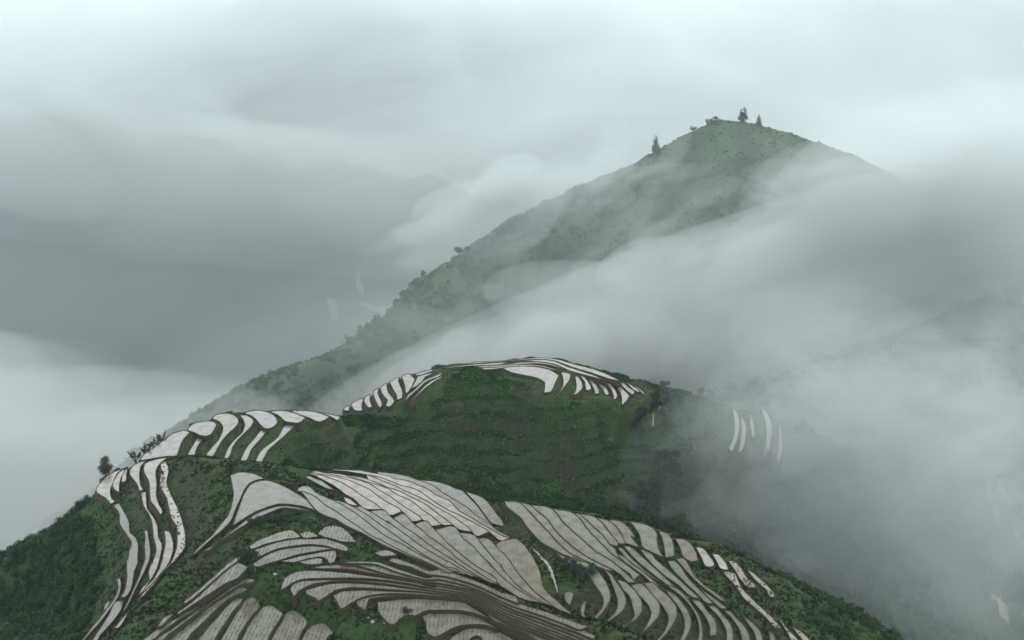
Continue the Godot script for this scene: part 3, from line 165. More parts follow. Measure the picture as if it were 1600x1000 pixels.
# ground heights between the paddies: x, y, z in decimetres
var ground := [
	-572,878,-1540, -531,887,-1528, -473,889,-1512, -416,889,-1496, -372,887,-1484, -340,884,-1478, -480,888,-1464, -425,890,-1451, -380,891,-1431, -342,890,-1395, -306,889,-1363, -276,887,-1356, -509,880,-1457, -504,874,-1408, -480,873,-1320, -442,880,-1245, -456,881,-1381, -417,884,-1297, -421,883,-1249, -455,875,-1217, -453,876,-1162, -509,886,-1509, -553,874,-1497, -445,882,-1001, -435,887,-1034, -427,888,-1076, -410,891,-1110, -396,892,-1157, -378,894,-1208, -358,894,-1265, -338,894,-1296, -311,894,-1297, -281,893,-1282, -256,892,-1270, -388,887,-1078, -371,890,-1153, -344,890,-1247, -407,887,-1000, -417,886,-975, -309,890,-1268, -221,892,-1221, -201,891,-1204, -176,889,-1175, -201,887,-1172, -215,886,-1181, -328,886,-1144, -297,886,-1153, -267,883,-1166, -326,884,-1123, -298,883,-1124, -300,880,-1098, -276,878,-1094, -248,877,-1073, -216,875,-1069, -191,871,-1054, -212,869,-1043, -167,868,-1045, -150,864,-1030, -178,863,-1019, -122,865,-1050, -112,860,-1023, -202,867,-1026, -337,886,-1134, -34,856,-1400, -14,860,-1360, 0,864,-1298, 22,866,-1253, 43,866,-1197, 59,866,-1181, 49,866,-1130, 75,864,-1166, 96,864,-1168, 81,864,-1117, 63,866,-1098, 74,866,-1076, 107,862,-1145, 87,862,-1090, 108,860,-1103, 114,858,-1082, 77,864,-1059, -208,895,-1224, -150,895,-1169, -97,896,-1126, -47,896,-1090, 0,896,-1055, 45,895,-1030, 88,894,-1008, 122,894,-982, 141,893,-964, 179,890,-938, 273,825,-1276, 285,823,-1242, 304,819,-1206, 320,815,-1163, 327,811,-1124, 371,808,-1261, 383,802,-1236, 393,798,-1209, 425,793,-1226, 438,787,-1211, 465,781,-1209, 486,773,-1194, 378,797,-1154, 423,783,-1162, 509,761,-1182, 366,804,-1174, 317,816,-1264, 308,821,-1353, 338,814,-1316, 367,808,-1279, -683,824,-1471, -705,808,-1457, -718,790,-1426, -744,770,-1411, -792,760,-1445, -823,745,-1453, -615,824,-1379, -601,805,-1313, -539,814,-1206, -560,795,-1189, -644,780,-1321, -693,740,-1336, -743,710,-1351, -801,710,-1389, -793,650,-1359, -704,685,-1303, -619,740,-1231, -558,775,-1159, -893,610,-1423, -952,680,-1550, -94,804,-2295, -146,794,-2260, -31,797,-2276, -198,780,-2228, 30,785,-2237, 81,778,-2144, -237,760,-2160, -291,750,-2118, -331,748,-2094, -370,756,-2071, -393,772,-1892, -438,777,-1803, -89,750,-2153, -86,690,-2065, -84,640,-2003, -277,715,-2002, -273,680,-1961, -353,735,-1880, -326,745,-1962, -228,720,-2066, -168,655,-2003, 29,744,-2126, 28,670,-2039, 28,605,-1980, 146,757,-2133, 144,660,-2064, 141,580,-2002, 271,736,-2193, 251,665,-2129, 274,600,-2060, 285,555,-2022, 371,715,-2254, 353,640,-2113, 360,545,-2044, 373,732,-2377, 340,740,-2378, 262,747,-2410, 438,720,-2377, 473,700,-2297, 540,694,-2314, 498,660,-2183, 575,600,-2172, 444,590,-2119, 597,510,-2119, 431,505,-2029, 651,400,-2019, 555,460,-2056, 785,520,-2243, 823,600,-2384, 742,650,-2343, 390,665,-2170, 117,774,-2137, 156,768,-2169, 195,763,-2198, 225,759,-2191, 251,754,-2178, 291,748,-2243, 207,748,-2159, 51,776,-2145
]
var falls := [
	-707,814,-1539, -740,756,-1612, -811,636,-1767, -702,815,-1623, -734,757,-1696, -801,637,-1852, -657,823,-1659, -687,765,-1733, -749,645,-1891, -736,782,-1511, -771,724,-1582, -845,604,-1735, -780,750,-1495, -817,692,-1566, -896,572,-1716, -823,735,-1502, -861,677,-1572, -943,557,-1721, -688,811,-1691, -718,753,-1765, -782,633,-1923, -672,810,-1783, -700,752,-1858, -760,632,-2017, -655,805,-1902, -681,747,-1978, -736,627,-2138, -612,798,-1980, -635,740,-2056, -686,620,-2219, -555,788,-2021, -576,730,-2098, -621,610,-2262, -492,780,-2048, -511,722,-2126, -550,602,-2291, -420,774,-2037, -436,716,-2115, -470,596,-2282, -376,768,-2026, -391,710,-2104, -422,590,-2272, -345,832,-1599, -362,774,-1677, -398,654,-1844, -266,836,-1590, -279,778,-1669, -307,658,-1837, -197,834,-1571, -207,776,-1650, -228,656,-1819, -130,831,-1544, -136,773,-1623, -150,653,-1793, -74,828,-1507, -78,770,-1587, -86,650,-1757, -31,826,-1480, -33,768,-1560, -36,648,-1730, 31,830,-1467, 33,772,-1547, 36,652,-1717, 82,825,-1461, 87,767,-1541, 96,647,-1711, 142,823,-1440, 150,765,-1520, 167,645,-1689, 203,815,-1434, 214,757,-1514, 238,637,-1682, 252,803,-1420, 266,745,-1498, 295,625,-1666, 288,797,-1395, 304,739,-1474, 338,619,-1640, 322,791,-1370, 341,733,-1448, 380,613,-1614, 367,784,-1350, 388,726,-1427, 432,606,-1591, 411,774,-1330, 434,716,-1407, 484,596,-1569, 450,765,-1301, 476,707,-1376, 532,587,-1537, 492,755,-1283, 521,697,-1358, 581,577,-1516, 544,734,-1243, 576,676,-1317, 644,556,-1472, -394,714,-2254, -408,668,-2333, -437,572,-2500, -349,728,-2317, -360,682,-2396, -386,586,-2565, -295,743,-2404, -304,697,-2484, -325,601,-2652, -203,748,-2493, -210,702,-2573, -223,606,-2743, -103,750,-2528, -106,704,-2608, -113,608,-2777, 52,750,-2570, 54,704,-2650, 57,608,-2820, 139,746,-2565, 143,700,-2645, 153,604,-2815, 223,732,-2523, 230,686,-2603, 245,590,-2772, 286,725,-2472, 295,679,-2552, 315,583,-2721, 350,717,-2443, 361,671,-2523, 385,575,-2691, 432,699,-2435, 446,653,-2514, 476,557,-2681, 526,677,-2399, 543,631,-2477, 580,535,-2643, 649,657,-2359, 670,611,-2436, 715,515,-2600, -1260,150,-2850, -1260,180,-2500, -1260,220,-2150, -1260,320,-1800, -1240,420,-1500, -1220,520,-1200, -1180,580,-950, -950,200,-2850, -950,280,-2500, -1000,380,-2050, -600,300,-2850, -200,350,-2850, 200,380,-2850, 600,400,-2850, 1000,380,-2850, 1300,350,-2850, 1300,220,-2400, 1300,120,-2000, 1300,50,-1600, 1300,80,-1200, 1300,150,-900, 1000,300,-2000, 1000,220,-1600, 800,400,-1300, 750,500,-1000, 950,350,-900
]

const X0 := -128.0
const Z0 := -292.0
const CELL := 0.7
const NX := 374
const NZ := 306
var hg := PackedFloat32Array()
var fixed := PackedByteArray()      # 0 free, 1 ground point, 2 under a paddy
var outlines := []                  # outline of each paddy, x and z in metres
var rng := RandomNumberGenerator.new()
var rough := FastNoiseLite.new()
var broad := FastNoiseLite.new()
var bare := [[0.0, -131.0, 3.0], [1.5, -129.5, 2.0], [5.3, -122.9, 1.8], [-53.0, -148.0, 3.0], [-50.0, -143.0, 4.0], [-48.5, -137.0, 4.0], [-46.5, -131.0, 4.0], [-45.0, -126.0, 3.0], [-44.0, -121.0, 2.5], [-61.0, -150.0, 3.0], [-58.5, -143.0, 3.0], [-56.0, -136.0, 3.0], [-54.0, -128.0, 3.0], [-27.5, -118.5, 1.6], [-33.0, -121.5, 2.0], [-40.0, -116.0, 2.5],
	[11.5, -108.0, 4.0], [14.5, -108.0, 4.5], [18.0, -107.5, 4.5], [21.0, -107.5, 4.5], [24.0, -108.0, 4.0], [27.0, -109.5, 4.0], [30.0, -110.0, 4.0], [10.0, -111.5, 2.5], [-38.0, -217.0, 3.5], [-35.0, -219.0, 3.5], [-31.0, -222.0, 3.5], [-27.0, -226.0, 3.5], [16.0, -229.0, 4.0], [22.0, -227.0, 4.0], [28.0, -226.0, 4.0],
	[-12.0, -214.0, 5.0], [2.0, -210.0, 5.0], [8.0, -222.0, 4.0], [12.0, -205.0, 5.0], [-36.0, -192.0, 4.0], [40.0, -207.0, 5.0], [22.0, -200.0, 4.0], [5.0, -218.0, 4.0]]
var M := {}
var names := {}
var ridge_line := [[-118, 28.4, -310], [-109, 35.1, -330], [-88, 43.1, -350], [-68, 44.9, -370], [-43, 55.8, -400], [-23, 72.0, -430], [-3, 84.1, -445], [18, 93.9, -460], [63, 109.2, -490], [90, 123.2, -500], [101, 127.8, -503], [116, 128.0, -505], [140, 122.1, -510], [174, 111.7, -520], [228, 87.7, -540], [295, 55.9, -560]]
var right_line := [[63, 54.8, -262], [81, 54.2, -290], [112, 53.9, -330], [140, 55.6, -345], [170, 49.3, -350], [203, 38.1, -350], [243, 31.6, -340]]


func _ready() -> void:
	var cam := Camera3D.new()
	cam.name = "camera"
	cam.fov = 36.04
	cam.near = 1.0
	cam.far = 6000.0
	cam.position = Vector3(0, 150, 0)
	cam.rotation_degrees = Vector3(-14, 0, 0)
	add_child(cam)
	cam.current = true
	var sky_m := ProceduralSkyMaterial.new()
	sky_m.sky_top_color = Color(0.893, 0.947, 0.968)
	sky_m.sky_horizon_color = Color(0.88, 0.94, 0.962)
	sky_m.sky_curve = 0.2
	sky_m.ground_bottom_color = Color(0.55, 0.60, 0.61)
	sky_m.ground_horizon_color = Color(0.88, 0.94, 0.962)
	sky_m.ground_curve = 0.1
	var sky := Sky.new()
	sky.sky_material = sky_m
	var env := Environment.new()
	env.background_mode = Environment.BG_SKY
	env.sky = sky
	env.tonemap_mode = Environment.TONE_MAPPER_LINEAR
	env.tonemap_exposure = 2.65
	env.sdfgi_enabled = true
	env.ssao_enabled = true
	env.ssil_enabled = true
	env.fog_enabled = true
	env.fog_density = 0.00015
	env.fog_light_color = Color(0.90, 0.95, 0.97)
	env.volumetric_fog_enabled = true
	env.volumetric_fog_density = 0.0
	var we := WorldEnvironment.new()
	we.name = "environment"
	we.environment = env
	add_child(we)
	var sun := DirectionalLight3D.new()
	sun.name = "sun"
	sun.light_energy = 0.35
	sun.light_color = Color(1.0, 0.97, 0.92)
	sun.light_angular_distance = 40.0
	sun.shadow_enabled = true
	sun.rotation_degrees = Vector3(-62, 160, 0)
	add_child(sun)

	rng.seed = 7
	rough.seed = 11
	rough.frequency = 0.09
	rough.fractal_octaves = 4
	broad.seed = 5
	broad.frequency = 0.011
	broad.fractal_octaves = 5
	materials()
	make_hillside()
	make_paddies()
	make_far()
	print("land ", Time.get_ticks_msec())
	make_plants()
	print("plants ", Time.get_ticks_msec())
	make_things()
	make_mist()
	print("done ", Time.get_ticks_msec())


# ---------------------------------------------------------------- helpers
func lin(r: float, g: float, b: float) -> Color:
	return Color(r, g, b).linear_to_srgb()


func noise_tex(freq: float, sd: int, a: Color, b: Color, c: Color, size := 512, octaves := 5) -> NoiseTexture2D:
	var n := FastNoiseLite.new()
	n.seed = sd
	n.frequency = freq
	n.fractal_octaves = octaves
	n.noise_type = FastNoiseLite.TYPE_SIMPLEX_SMOOTH
	var t := NoiseTexture2D.new()
	t.width = size
	t.height = size
	t.seamless = true
	t.noise = n
	var g := Gradient.new()
	g.offsets = PackedFloat32Array([0.25, 0.5, 0.75])
	g.colors = PackedColorArray([a, b, c])
	t.color_ramp = g
	return t


func bump_tex(freq: float, sd: int, size := 512) -> NoiseTexture2D:
	return noise_tex(freq, sd, Color.BLACK, Color(0.5, 0.5, 0.5), Color.WHITE, size)


func mat(called: String, tex: Texture2D, scale: float, rough_v: float, tint := Color.WHITE) -> StandardMaterial3D:
	var m := StandardMaterial3D.new()
	m.resource_name = called
	m.albedo_color = tint
	m.albedo_texture = tex
	m.roughness = rough_v
	m.metallic_specular = 0.3
	m.uv1_triplanar = true
	m.uv1_world_triplanar = true
	m.uv1_scale = Vector3.ONE * scale
	return m


func materials() -> void:
	var grass_t := noise_tex(0.02, 3, lin(0.009, 0.021, 0.005), lin(0.016, 0.036, 0.007), lin(0.029, 0.047, 0.010))
	M.grass = mat("grass", grass_t, 0.07, 0.9)
	M.grass.vertex_color_use_as_albedo = true
	M.grass.heightmap_enabled = true
	M.grass.heightmap_texture = bump_tex(0.05, 9)
	M.grass.heightmap_scale = 12.0
	M.earth = mat("earth", noise_tex(0.03, 21, lin(0.022, 0.016, 0.010), lin(0.046, 0.031, 0.020), lin(0.038, 0.042, 0.016)), 0.21, 0.95)
	M.earth.heightmap_enabled = true
	M.earth.heightmap_texture = bump_tex(0.06, 31)
	M.earth.heightmap_scale = 6.0
	M.turf = mat("turf", noise_tex(0.025, 22, lin(0.018, 0.026, 0.009), lin(0.026, 0.036, 0.013), lin(0.044, 0.032, 0.019)), 0.17, 0.95)
	var base := [Vector3(0.190, 0.170, 0.147), Vector3(0.107, 0.107, 0.086), Vector3(0.092, 0.106, 0.076), Vector3(0.205, 0.186, 0.166), Vector3(0.25, 0.24, 0.235), Vector3(0.145, 0.135, 0.116)]
	for k in 6:
		for j in 4:
			var v: Vector3 = base[k] * [1.0, 0.92, 1.06, 0.97][j]
			v += Vector3(0.005, 0.0, -0.004) * [0.0, 1.0, -0.6, 0.5][j]
			var t := noise_tex(0.016, 50 + k * 4 + j, lin(v.x * 0.76, v.y * 0.74, v.z * 0.7), lin(v.x, v.y, v.z), lin(v.x * 1.14, v.y * 1.15, v.z * 1.16), 512, 6)
			var m := mat("paddy_water", t, 0.05, 0.16)
			m.metallic_specular = 0.42
			M["water%d%d" % [k, j]] = m
	var leaf := StandardMaterial3D.new()
	leaf.resource_name = "leaf"
	leaf.vertex_color_use_as_albedo = true
	leaf.roughness = 0.75
	leaf.metallic_specular = 0.3
	leaf.backlight_enabled = true
	leaf.backlight = lin(0.18, 0.22, 0.1)
	M.leaf = leaf
	M.bark = mat("bark", noise_tex(0.03, 77, lin(0.03, 0.024, 0.018), lin(0.06, 0.048, 0.036), lin(0.09, 0.075, 0.06), 256), 1.2, 0.9)
	M.far = mat("far_slope", noise_tex(0.015, 41, lin(0.012, 0.026, 0.012), lin(0.020, 0.042, 0.018), lin(0.040, 0.062, 0.026)), 0.006, 0.95)
	M.far.vertex_color_use_as_albedo = true
	M.mud = mat("mud", noise_tex(0.03, 63, lin(0.02, 0.017, 0.014), lin(0.03, 0.025, 0.02), lin(0.04, 0.034, 0.027), 256), 1.5, 0.6)
	M.pale = mat("pale_stone", noise_tex(0.02, 61, lin(0.16, 0.16, 0.15), lin(0.22, 0.22, 0.21), lin(0.28, 0.28, 0.27), 256), 0.4, 0.7)
	M.wood = mat("dark_wood", noise_tex(0.03, 62, lin(0.02, 0.018, 0.018), lin(0.035, 0.03, 0.028), lin(0.05, 0.045, 0.04), 256), 1.5, 0.8)


func put(called: String, mesh: Mesh, m: Material, parent: Node3D = self) -> MeshInstance3D:
	var o := MeshInstance3D.new()
	o.name = called
	o.mesh = mesh
	o.material_override = m
	parent.add_child(o, true)
	return o


func numbered(called: String) -> String:
	names[called] = names.get(called, -1) + 1
	return called if names[called] == 0 else "%s_%03d" % [called, names[called]]


func thing(called: String, label: String, category: String, where: Vector3, group := "") -> Node3D:
	var o := Node3D.new()
	o.name = numbered(called)
	add_child(o)
	o.position = where
	o.set_meta("label", label)
	o.set_meta("category", category)
	if group:
		o.set_meta("group", group)
	return o


func surface(v: PackedVector3Array, n: PackedVector3Array, c: PackedColorArray, ix: PackedInt32Array) -> ArrayMesh:
	var a := []
	a.resize(Mesh.ARRAY_MAX)
	a[Mesh.ARRAY_VERTEX] = v
	a[Mesh.ARRAY_NORMAL] = n
	if c.size():
		a[Mesh.ARRAY_COLOR] = c
	a[Mesh.ARRAY_INDEX] = ix
	var m := ArrayMesh.new()
	m.add_surface_from_arrays(Mesh.PRIMITIVE_TRIANGLES, a)
	return m


func scatter(called: String, mesh: Mesh, m: Material, places: Array, tints: Array) -> MultiMeshInstance3D:
	var mm := MultiMesh.new()
	mm.transform_format = MultiMesh.TRANSFORM_3D
	mm.use_colors = true
	mm.mesh = mesh
	mm.instance_count = places.size()
	for k in places.size():
		mm.set_instance_transform(k, places[k])
		mm.set_instance_color(k, tints[k])
	var o := MultiMeshInstance3D.new()
	o.name = numbered(called)
	o.multimesh = mm
	o.material_override = m
	o.set_meta("kind", "stuff")
	add_child(o)
	return o


# ---------------------------------------------------------------- the terraced hillside
func at(i: int, j: int) -> int:
	return j * NX + i


func ground_y(x: float, z: float) -> float:
	var fx := clampf((x - X0) / CELL, 0, NX - 1.001)
	var fz := clampf((z - Z0) / CELL, 0, NZ - 1.001)
	var i := int(fx)
	var j := int(fz)
	var a := fx - i
	var b := fz - j
	return lerpf(lerpf(hg[at(i, j)], hg[at(i + 1, j)], a), lerpf(hg[at(i, j + 1)], hg[at(i + 1, j + 1)], a), b)


func over_cells(poly: PackedVector2Array, f: Callable) -> void:
	var lo := poly[0]
	var hi := poly[0]
	for p in poly:
		lo = lo.min(p)
		hi = hi.max(p)
	for j in range(maxi(0, floori((lo.y - Z0) / CELL)), mini(NZ - 1, ceili((hi.y - Z0) / CELL)) + 1):
		for i in range(maxi(0, floori((lo.x - X0) / CELL)), mini(NX - 1, ceili((hi.x - X0) / CELL)) + 1):
			if Geometry2D.is_point_in_polygon(Vector2(X0 + i * CELL, Z0 + j * CELL), poly):
				f.call(at(i, j))


func make_hillside() -> void:
	hg.resize(NX * NZ)
	fixed.resize(NX * NZ)
	for row in paddies:
		var p := PackedVector2Array()
		var flat: Array = row[5]
		for k in range(0, flat.size(), 2):
			p.append(Vector2(flat[k], flat[k + 1]) * 0.01)
		outlines.append(p)
	for k in outlines.size():
		var y: float = paddies[k][3] - 0.3
		over_cells(outlines[k], func(c: int) -> void:
			hg[c] = minf(hg[c], y) if fixed[c] == 2 else y
			fixed[c] = 2)
	for k in range(0, ground.size(), 3):
		pin(Vector3(ground[k], ground[k + 1], ground[k + 2]) * 0.1, 0)
	for k in range(0, falls.size(), 3):
		pin(Vector3(falls[k], falls[k + 1], falls[k + 2]) * 0.1, 4)
	# fill the rest from the nearest known cell, then relax
	var queue := PackedInt32Array()
	var seen := PackedByteArray()
	seen.resize(NX * NZ)
	for c in NX * NZ:
		if fixed[c]:
			queue.append(c)
			seen[c] = 1
	var head := 0
	while head < queue.size():
		var c := queue[head]
		head += 1
		var i := c % NX
		var j := c / NX
		for d: Vector2i in [Vector2i(1, 0), Vector2i(-1, 0), Vector2i(0, 1), Vector2i(0, -1)]:
			if i + d.x >= 0 and i + d.x < NX and j + d.y >= 0 and j + d.y < NZ:
				var e := at(i + d.x, j + d.y)
				if not seen[e]:
					seen[e] = 1
					hg[e] = hg[c]
					queue.append(e)
	var free := PackedInt32Array()
	for j in range(1, NZ - 1):
		for i in range(1, NX - 1):
			if not fixed[at(i, j)]:
				free.append(at(i, j))
	for turn in 110:
		for c in free:
			hg[c] += 1.9 * ((hg[c - 1] + hg[c + 1] + hg[c - NX] + hg[c + NX]) * 0.25 - hg[c])
		edges()
	for turn in 5:
		for j in range(1, NZ - 1):
			for i in range(1, NX - 1):
				var c := at(i, j)
				if fixed[c] < 2:
					hg[c] = lerpf(hg[c], (hg[c - 1] + hg[c + 1] + hg[c - NX] + hg[c + NX]) * 0.25, 0.6)
	edges()
	# old overgrown steps on the green hill, small bumps elsewhere
	for j in NZ:
		for i in NX:
			var c := at(i, j)
			if fixed[c] < 2:
				var x := X0 + i * CELL
				var z := Z0 + j * CELL
				var h := hg[c]
				if z < -185:
					var s := (h + rough.get_noise_2d(x * 0.35, z * 0.35) * 2.0) / 2.3
					h += (smoothstep(0.3, 0.7, s - floorf(s)) - (s - floorf(s))) * 2.0
				hg[c] = h + rough.get_noise_2d(x * 1.6, z * 1.6) * (0.55 if z < -160 else 0.22)
	for k in outlines.size():
		var y: float = paddies[k][3] - 0.3
		for p: PackedVector2Array in Geometry2D.offset_polygon(outlines[k], 0.75):
			over_cells(p, func(c: int) -> void: hg[c] = minf(hg[c], y))
	var v := PackedVector3Array()
	var n := PackedVector3Array()
	var col := PackedColorArray()
	var ix := PackedInt32Array()
	for j in NZ:
		for i in NX:
			var x := X0 + i * CELL
			var z := Z0 + j * CELL
			v.append(Vector3(x, hg[at(i, j)], z))
			var gx := hg[at(mini(i + 1, NX - 1), j)] - hg[at(maxi(i - 1, 0), j)]
			var gz := hg[at(i, mini(j + 1, NZ - 1))] - hg[at(i, maxi(j - 1, 0))]
			n.append(Vector3(-gx, 2.0 * CELL, -gz).normalized())
			var soil := soil_at(x, z)
			var patch := rough.get_noise_2d(x * 1.1 + 300.0, z * 1.1)
			var tint := Color(1.0 + patch * 0.5, 1.0 + patch * 0.25, 0.9)
			col.append(tint.lerp(Color(1.9, 0.58, 1.2), clampf(soil * 2.0, 0.0, 0.95)))
	for j in NZ - 1:
		for i in NX - 1:
			var a := at(i, j)
			ix.append_array([a, a + 1, a + NX, a + 1, a + NX + 1, a + NX])
	put("hillside", surface(v, n, col, ix), M.grass).set_meta("kind", "structure")
	print("hillside ", Time.get_ticks_msec())


func soil_at(x: float, z: float) -> float:
	var soil := 0.0
	for b in bare:
		soil = maxf(soil, 1.0 - Vector2(x - b[0], z - b[1]).length() / b[2] + rough.get_noise_2d(x * 4.0, z * 4.0) * 0.9)
	return soil


func pin(p: Vector3, clear: int) -> void:
	var i := roundi((p.x - X0) / CELL)
	var j := roundi((p.z - Z0) / CELL)
	if i < 1 or j < 1 or i > NX - 2 or j > NZ - 2:
		return
	for b in range(maxi(0, j - clear), mini(NZ, j + clear + 1)):
		for a in range(maxi(0, i - clear), mini(NX, i + clear + 1)):
			if fixed[at(a, b)] and clear:
				return
	for b in range(j - 1, j + 2):
		for a in range(i - 1, i + 2):
			if fixed[at(a, b)] == 0:
				hg[at(a, b)] = p.y
				fixed[at(a, b)] = 1


func edges() -> void:
	for j in NZ:
		hg[at(0, j)] = hg[at(1, j)] - 0.5
		hg[at(NX - 1, j)] = hg[at(NX - 2, j)] - 0.5
	for i in NX:
		hg[at(i, 0)] = hg[at(i, 1)] - 0.6
		hg[at(i, NZ - 1)] = hg[at(i, NZ - 2)] - 0.4


# ---------------------------------------------------------------- paddies
func cleaned(p: PackedVector2Array, by: float) -> PackedVector2Array:
	var best := p
	var most := 0.0
	for q: PackedVector2Array in Geometry2D.offset_polygon(p, by, Geometry2D.JOIN_ROUND):
		var s := 0.0
		for k in q.size():
			s += q[k].cross(q[(k + 1) % q.size()])
		if absf(s) > most:
			most = absf(s)
			best = q
	return best


func divided(p: PackedVector2Array, most: float) -> PackedVector2Array:
	var o := PackedVector2Array()
	for k in p.size():
		var a := p[k]
		var b := p[(k + 1) % p.size()]
		var m := maxi(1, ceili(a.distance_to(b) / most))
		if a.distance_to(b) < 0.03:
			continue
		for s in m:
			o.append(a.lerp(b, float(s) / m))
	return o


func swept(p: PackedVector2Array, y0: float, profile: Array, jitter: float) -> ArrayMesh:
	# profile: rows of [outward, height]; a band of quads along the outline
	var st := SurfaceTool.new()
	st.begin(Mesh.PRIMITIVE_TRIANGLES)
	var count := p.size()
	var turn := 0.0
	for k in count:
		turn += p[k].cross(p[(k + 1) % count])
	var side := -1.0 if turn > 0 else 1.0
	for k in count:
		var t := (p[(k + 1) % count] - p[(k + count - 1) % count]).normalized()
		var out := Vector2(-t.y, t.x) * side
		for r in profile.size():
			var w: float = profile[r][0]
			var y: float = profile[r][1]
			var j := jitter * absf(y - 0.1) + 0.02
			var q := p[k] + out * (w + rough.get_noise_3d(p[k].x * 9.0, y * 9.0, p[k].y * 9.0) * j * 1.6)
			st.add_vertex(Vector3(q.x, y0 + y + rough.get_noise_3d(p[k].y * 12.0, y, p[k].x * 12.0) * 0.05, q.y))
	var rows := profile.size()
	for k in count:
		var e := (k + 1) % count
		for r in rows - 1:
			var a := k * rows + r
			var b := e * rows + r
			for c: int in ([a, b, a + 1, b, b + 1, a + 1] if side < 0 else [a, a + 1, b, b, a + 1, b + 1]):
				st.add_index(c)
	st.generate_normals()
	return st.commit()


func make_paddies() -> void:
	for k in paddies.size():
		var row: Array = paddies[k]
		var far: bool = row[0] in ["mid", "far", "misty"]
		var outer := cleaned(outlines[k], (0.03 if not far else 0.08) if row[4] else -0.01)
		outer = divided(outer, 0.8 if not far else 1.5)
		var mid := Vector2.ZERO
		for p in outer:
			mid += p / outer.size()
		var o := thing("rice_paddy", row[1], "rice paddy", Vector3(mid.x, row[3], mid.y), "flooded rice paddies stepped down the ridge")
		var local := PackedVector2Array()
		for p in outer:
			local.append(p - mid)
		var tris := Geometry2D.triangulate_polygon(local)
		if tris.is_empty():
			print("no triangles ", row[1])
			continue
		var v := PackedVector3Array()
		var n := PackedVector3Array()
		for p in local:
			v.append(Vector3(p.x, 0, p.y))
			n.append(Vector3.UP)
		for q in range(0, tris.size(), 3):
			var a := local[tris[q]]
			if (local[tris[q + 1]] - a).cross(local[tris[q + 2]] - a) < 0:
				var h := tris[q + 1]
				tris[q + 1] = tris[q + 2]
				tris[q + 2] = h
		put("water", surface(v, n, PackedColorArray(), tris), M["water%d%d" % [2 if row[0] == "misty" else (5 if far and row[2] < 2 else row[2]), rng.randi() % 4]], o)
		var slim: bool = row[0] in ["bowl", "fan"]
		var w := 0.14 if far else (0.06 if slim else 0.09)
		var rim := 0.045 if slim else 0.08
		put("bund", swept(local, 0.0, [[0.02, 0.0], [0.0, rim], [-w * 0.7, rim + 0.01], [-w, -0.03]], 0.1), M.turf if row[0] in ["right", "foot"] else M.earth, o)
		var lean := 0.3 if slim else 1.0
		put("bank", swept(local, 0.0, [[-0.02, rim - 0.01], [0.05 * lean, -0.15], [0.12 * lean, -0.5], [0.22 * lean, -0.9], [0.35 * lean, -1.4]], 0.06 if slim else 0.2), M.turf if row[0] in ["mid", "foot", "arch", "right"] else M.earth, o)


# ---------------------------------------------------------------- the land beyond
func from_line(line: Array, x: float, z: float) -> Vector2:
	# distance to the crest line and its height there
	var best := Vector2(1e9, 0)
	var p := Vector2(x, z)
	for k in line.size() - 1:
		var a := Vector2(line[k][0], line[k][2])
		var b := Vector2(line[k + 1][0], line[k + 1][2])
		var t := clampf((p - a).dot(b - a) / (b - a).length_squared(), 0, 1)
		var d := p.distance_to(a.lerp(b, t))
		if d < best.x:
			best = Vector2(d, lerpf(line[k][1], line[k + 1][1], t))
	return best


func slope_y(line: Array, x: float, z: float, steep: float) -> float:
	var q := from_line(line, x, z)
	var lumps := broad.get_noise_2d(x * 2.2, z * 2.2) * minf(q.x * 0.25, 14.0) + rough.get_noise_2d(x * 0.7, z * 0.7) * minf(1.0 + q.x * 0.02, 2.0) - (0.35 - absf(broad.get_noise_2d(x * 3.4 + 60.0, z * 3.4))) * minf(q.x * 0.3, 16.0)
	return q.y - steep * q.x * q.x / (q.x + 6.0) + lumps - 0.5


func ridge_y(x: float, z: float) -> float:
	return slope_y(ridge_line, x, z, 0.78)


func right_y(x: float, z: float) -> float:
	return slope_y(right_line, x, z, 0.5)


func mountain_y(x: float, z: float) -> float:
	var d := -z
	var crest := lerpf(105.0, 25.0, smoothstep(-520.0, 60.0, x)) + smoothstep(150.0, 600.0, x) * 15.0
	var up := smoothstep(600.0, 1080.0, d - x * 0.15)
	var gully := absf(broad.get_noise_2d(x * 0.5 + 40.0, z * 0.5)) * 70.0
	return lerpf(-75.0, crest, up) - gully * up + broad.get_noise_2d(x * 1.5, z * 1.5) * 16.0 - maxf(0.0, d - 1100.0) * 0.6


func land(called: String, x0: float, x1: float, z0: float, z1: float, step: float, f: Callable, tone: Callable) -> MeshInstance3D:
	var nx := int((x1 - x0) / step) + 1
	var nz := int((z1 - z0) / step) + 1
	var v := PackedVector3Array()
	var n := PackedVector3Array()
	var col := PackedColorArray()
	var ix := PackedInt32Array()
	for j in nz:
		for i in nx:
			var x := x0 + i * step
			var z := z0 + j * step
			v.append(Vector3(x, f.call(x, z), z))
			col.append(tone.call(x, z))
	for j in nz:
		for i in nx:
			var gx := v[j * nx + mini(i + 1, nx - 1)].y - v[j * nx + maxi(i - 1, 0)].y
			var gz := v[mini(j + 1, nz - 1) * nx + i].y - v[maxi(j - 1, 0) * nx + i].y
			n.append(Vector3(-gx, 2.0 * step, -gz).normalized())
	for j in nz - 1:
		for i in nx - 1:
			var a := j * nx + i
			ix.append_array([a, a + 1, a + nx, a + 1, a + nx + 1, a + nx])
	var o := put(called, surface(v, n, col, ix), M.far)
	o.set_meta("kind", "structure")
	return o


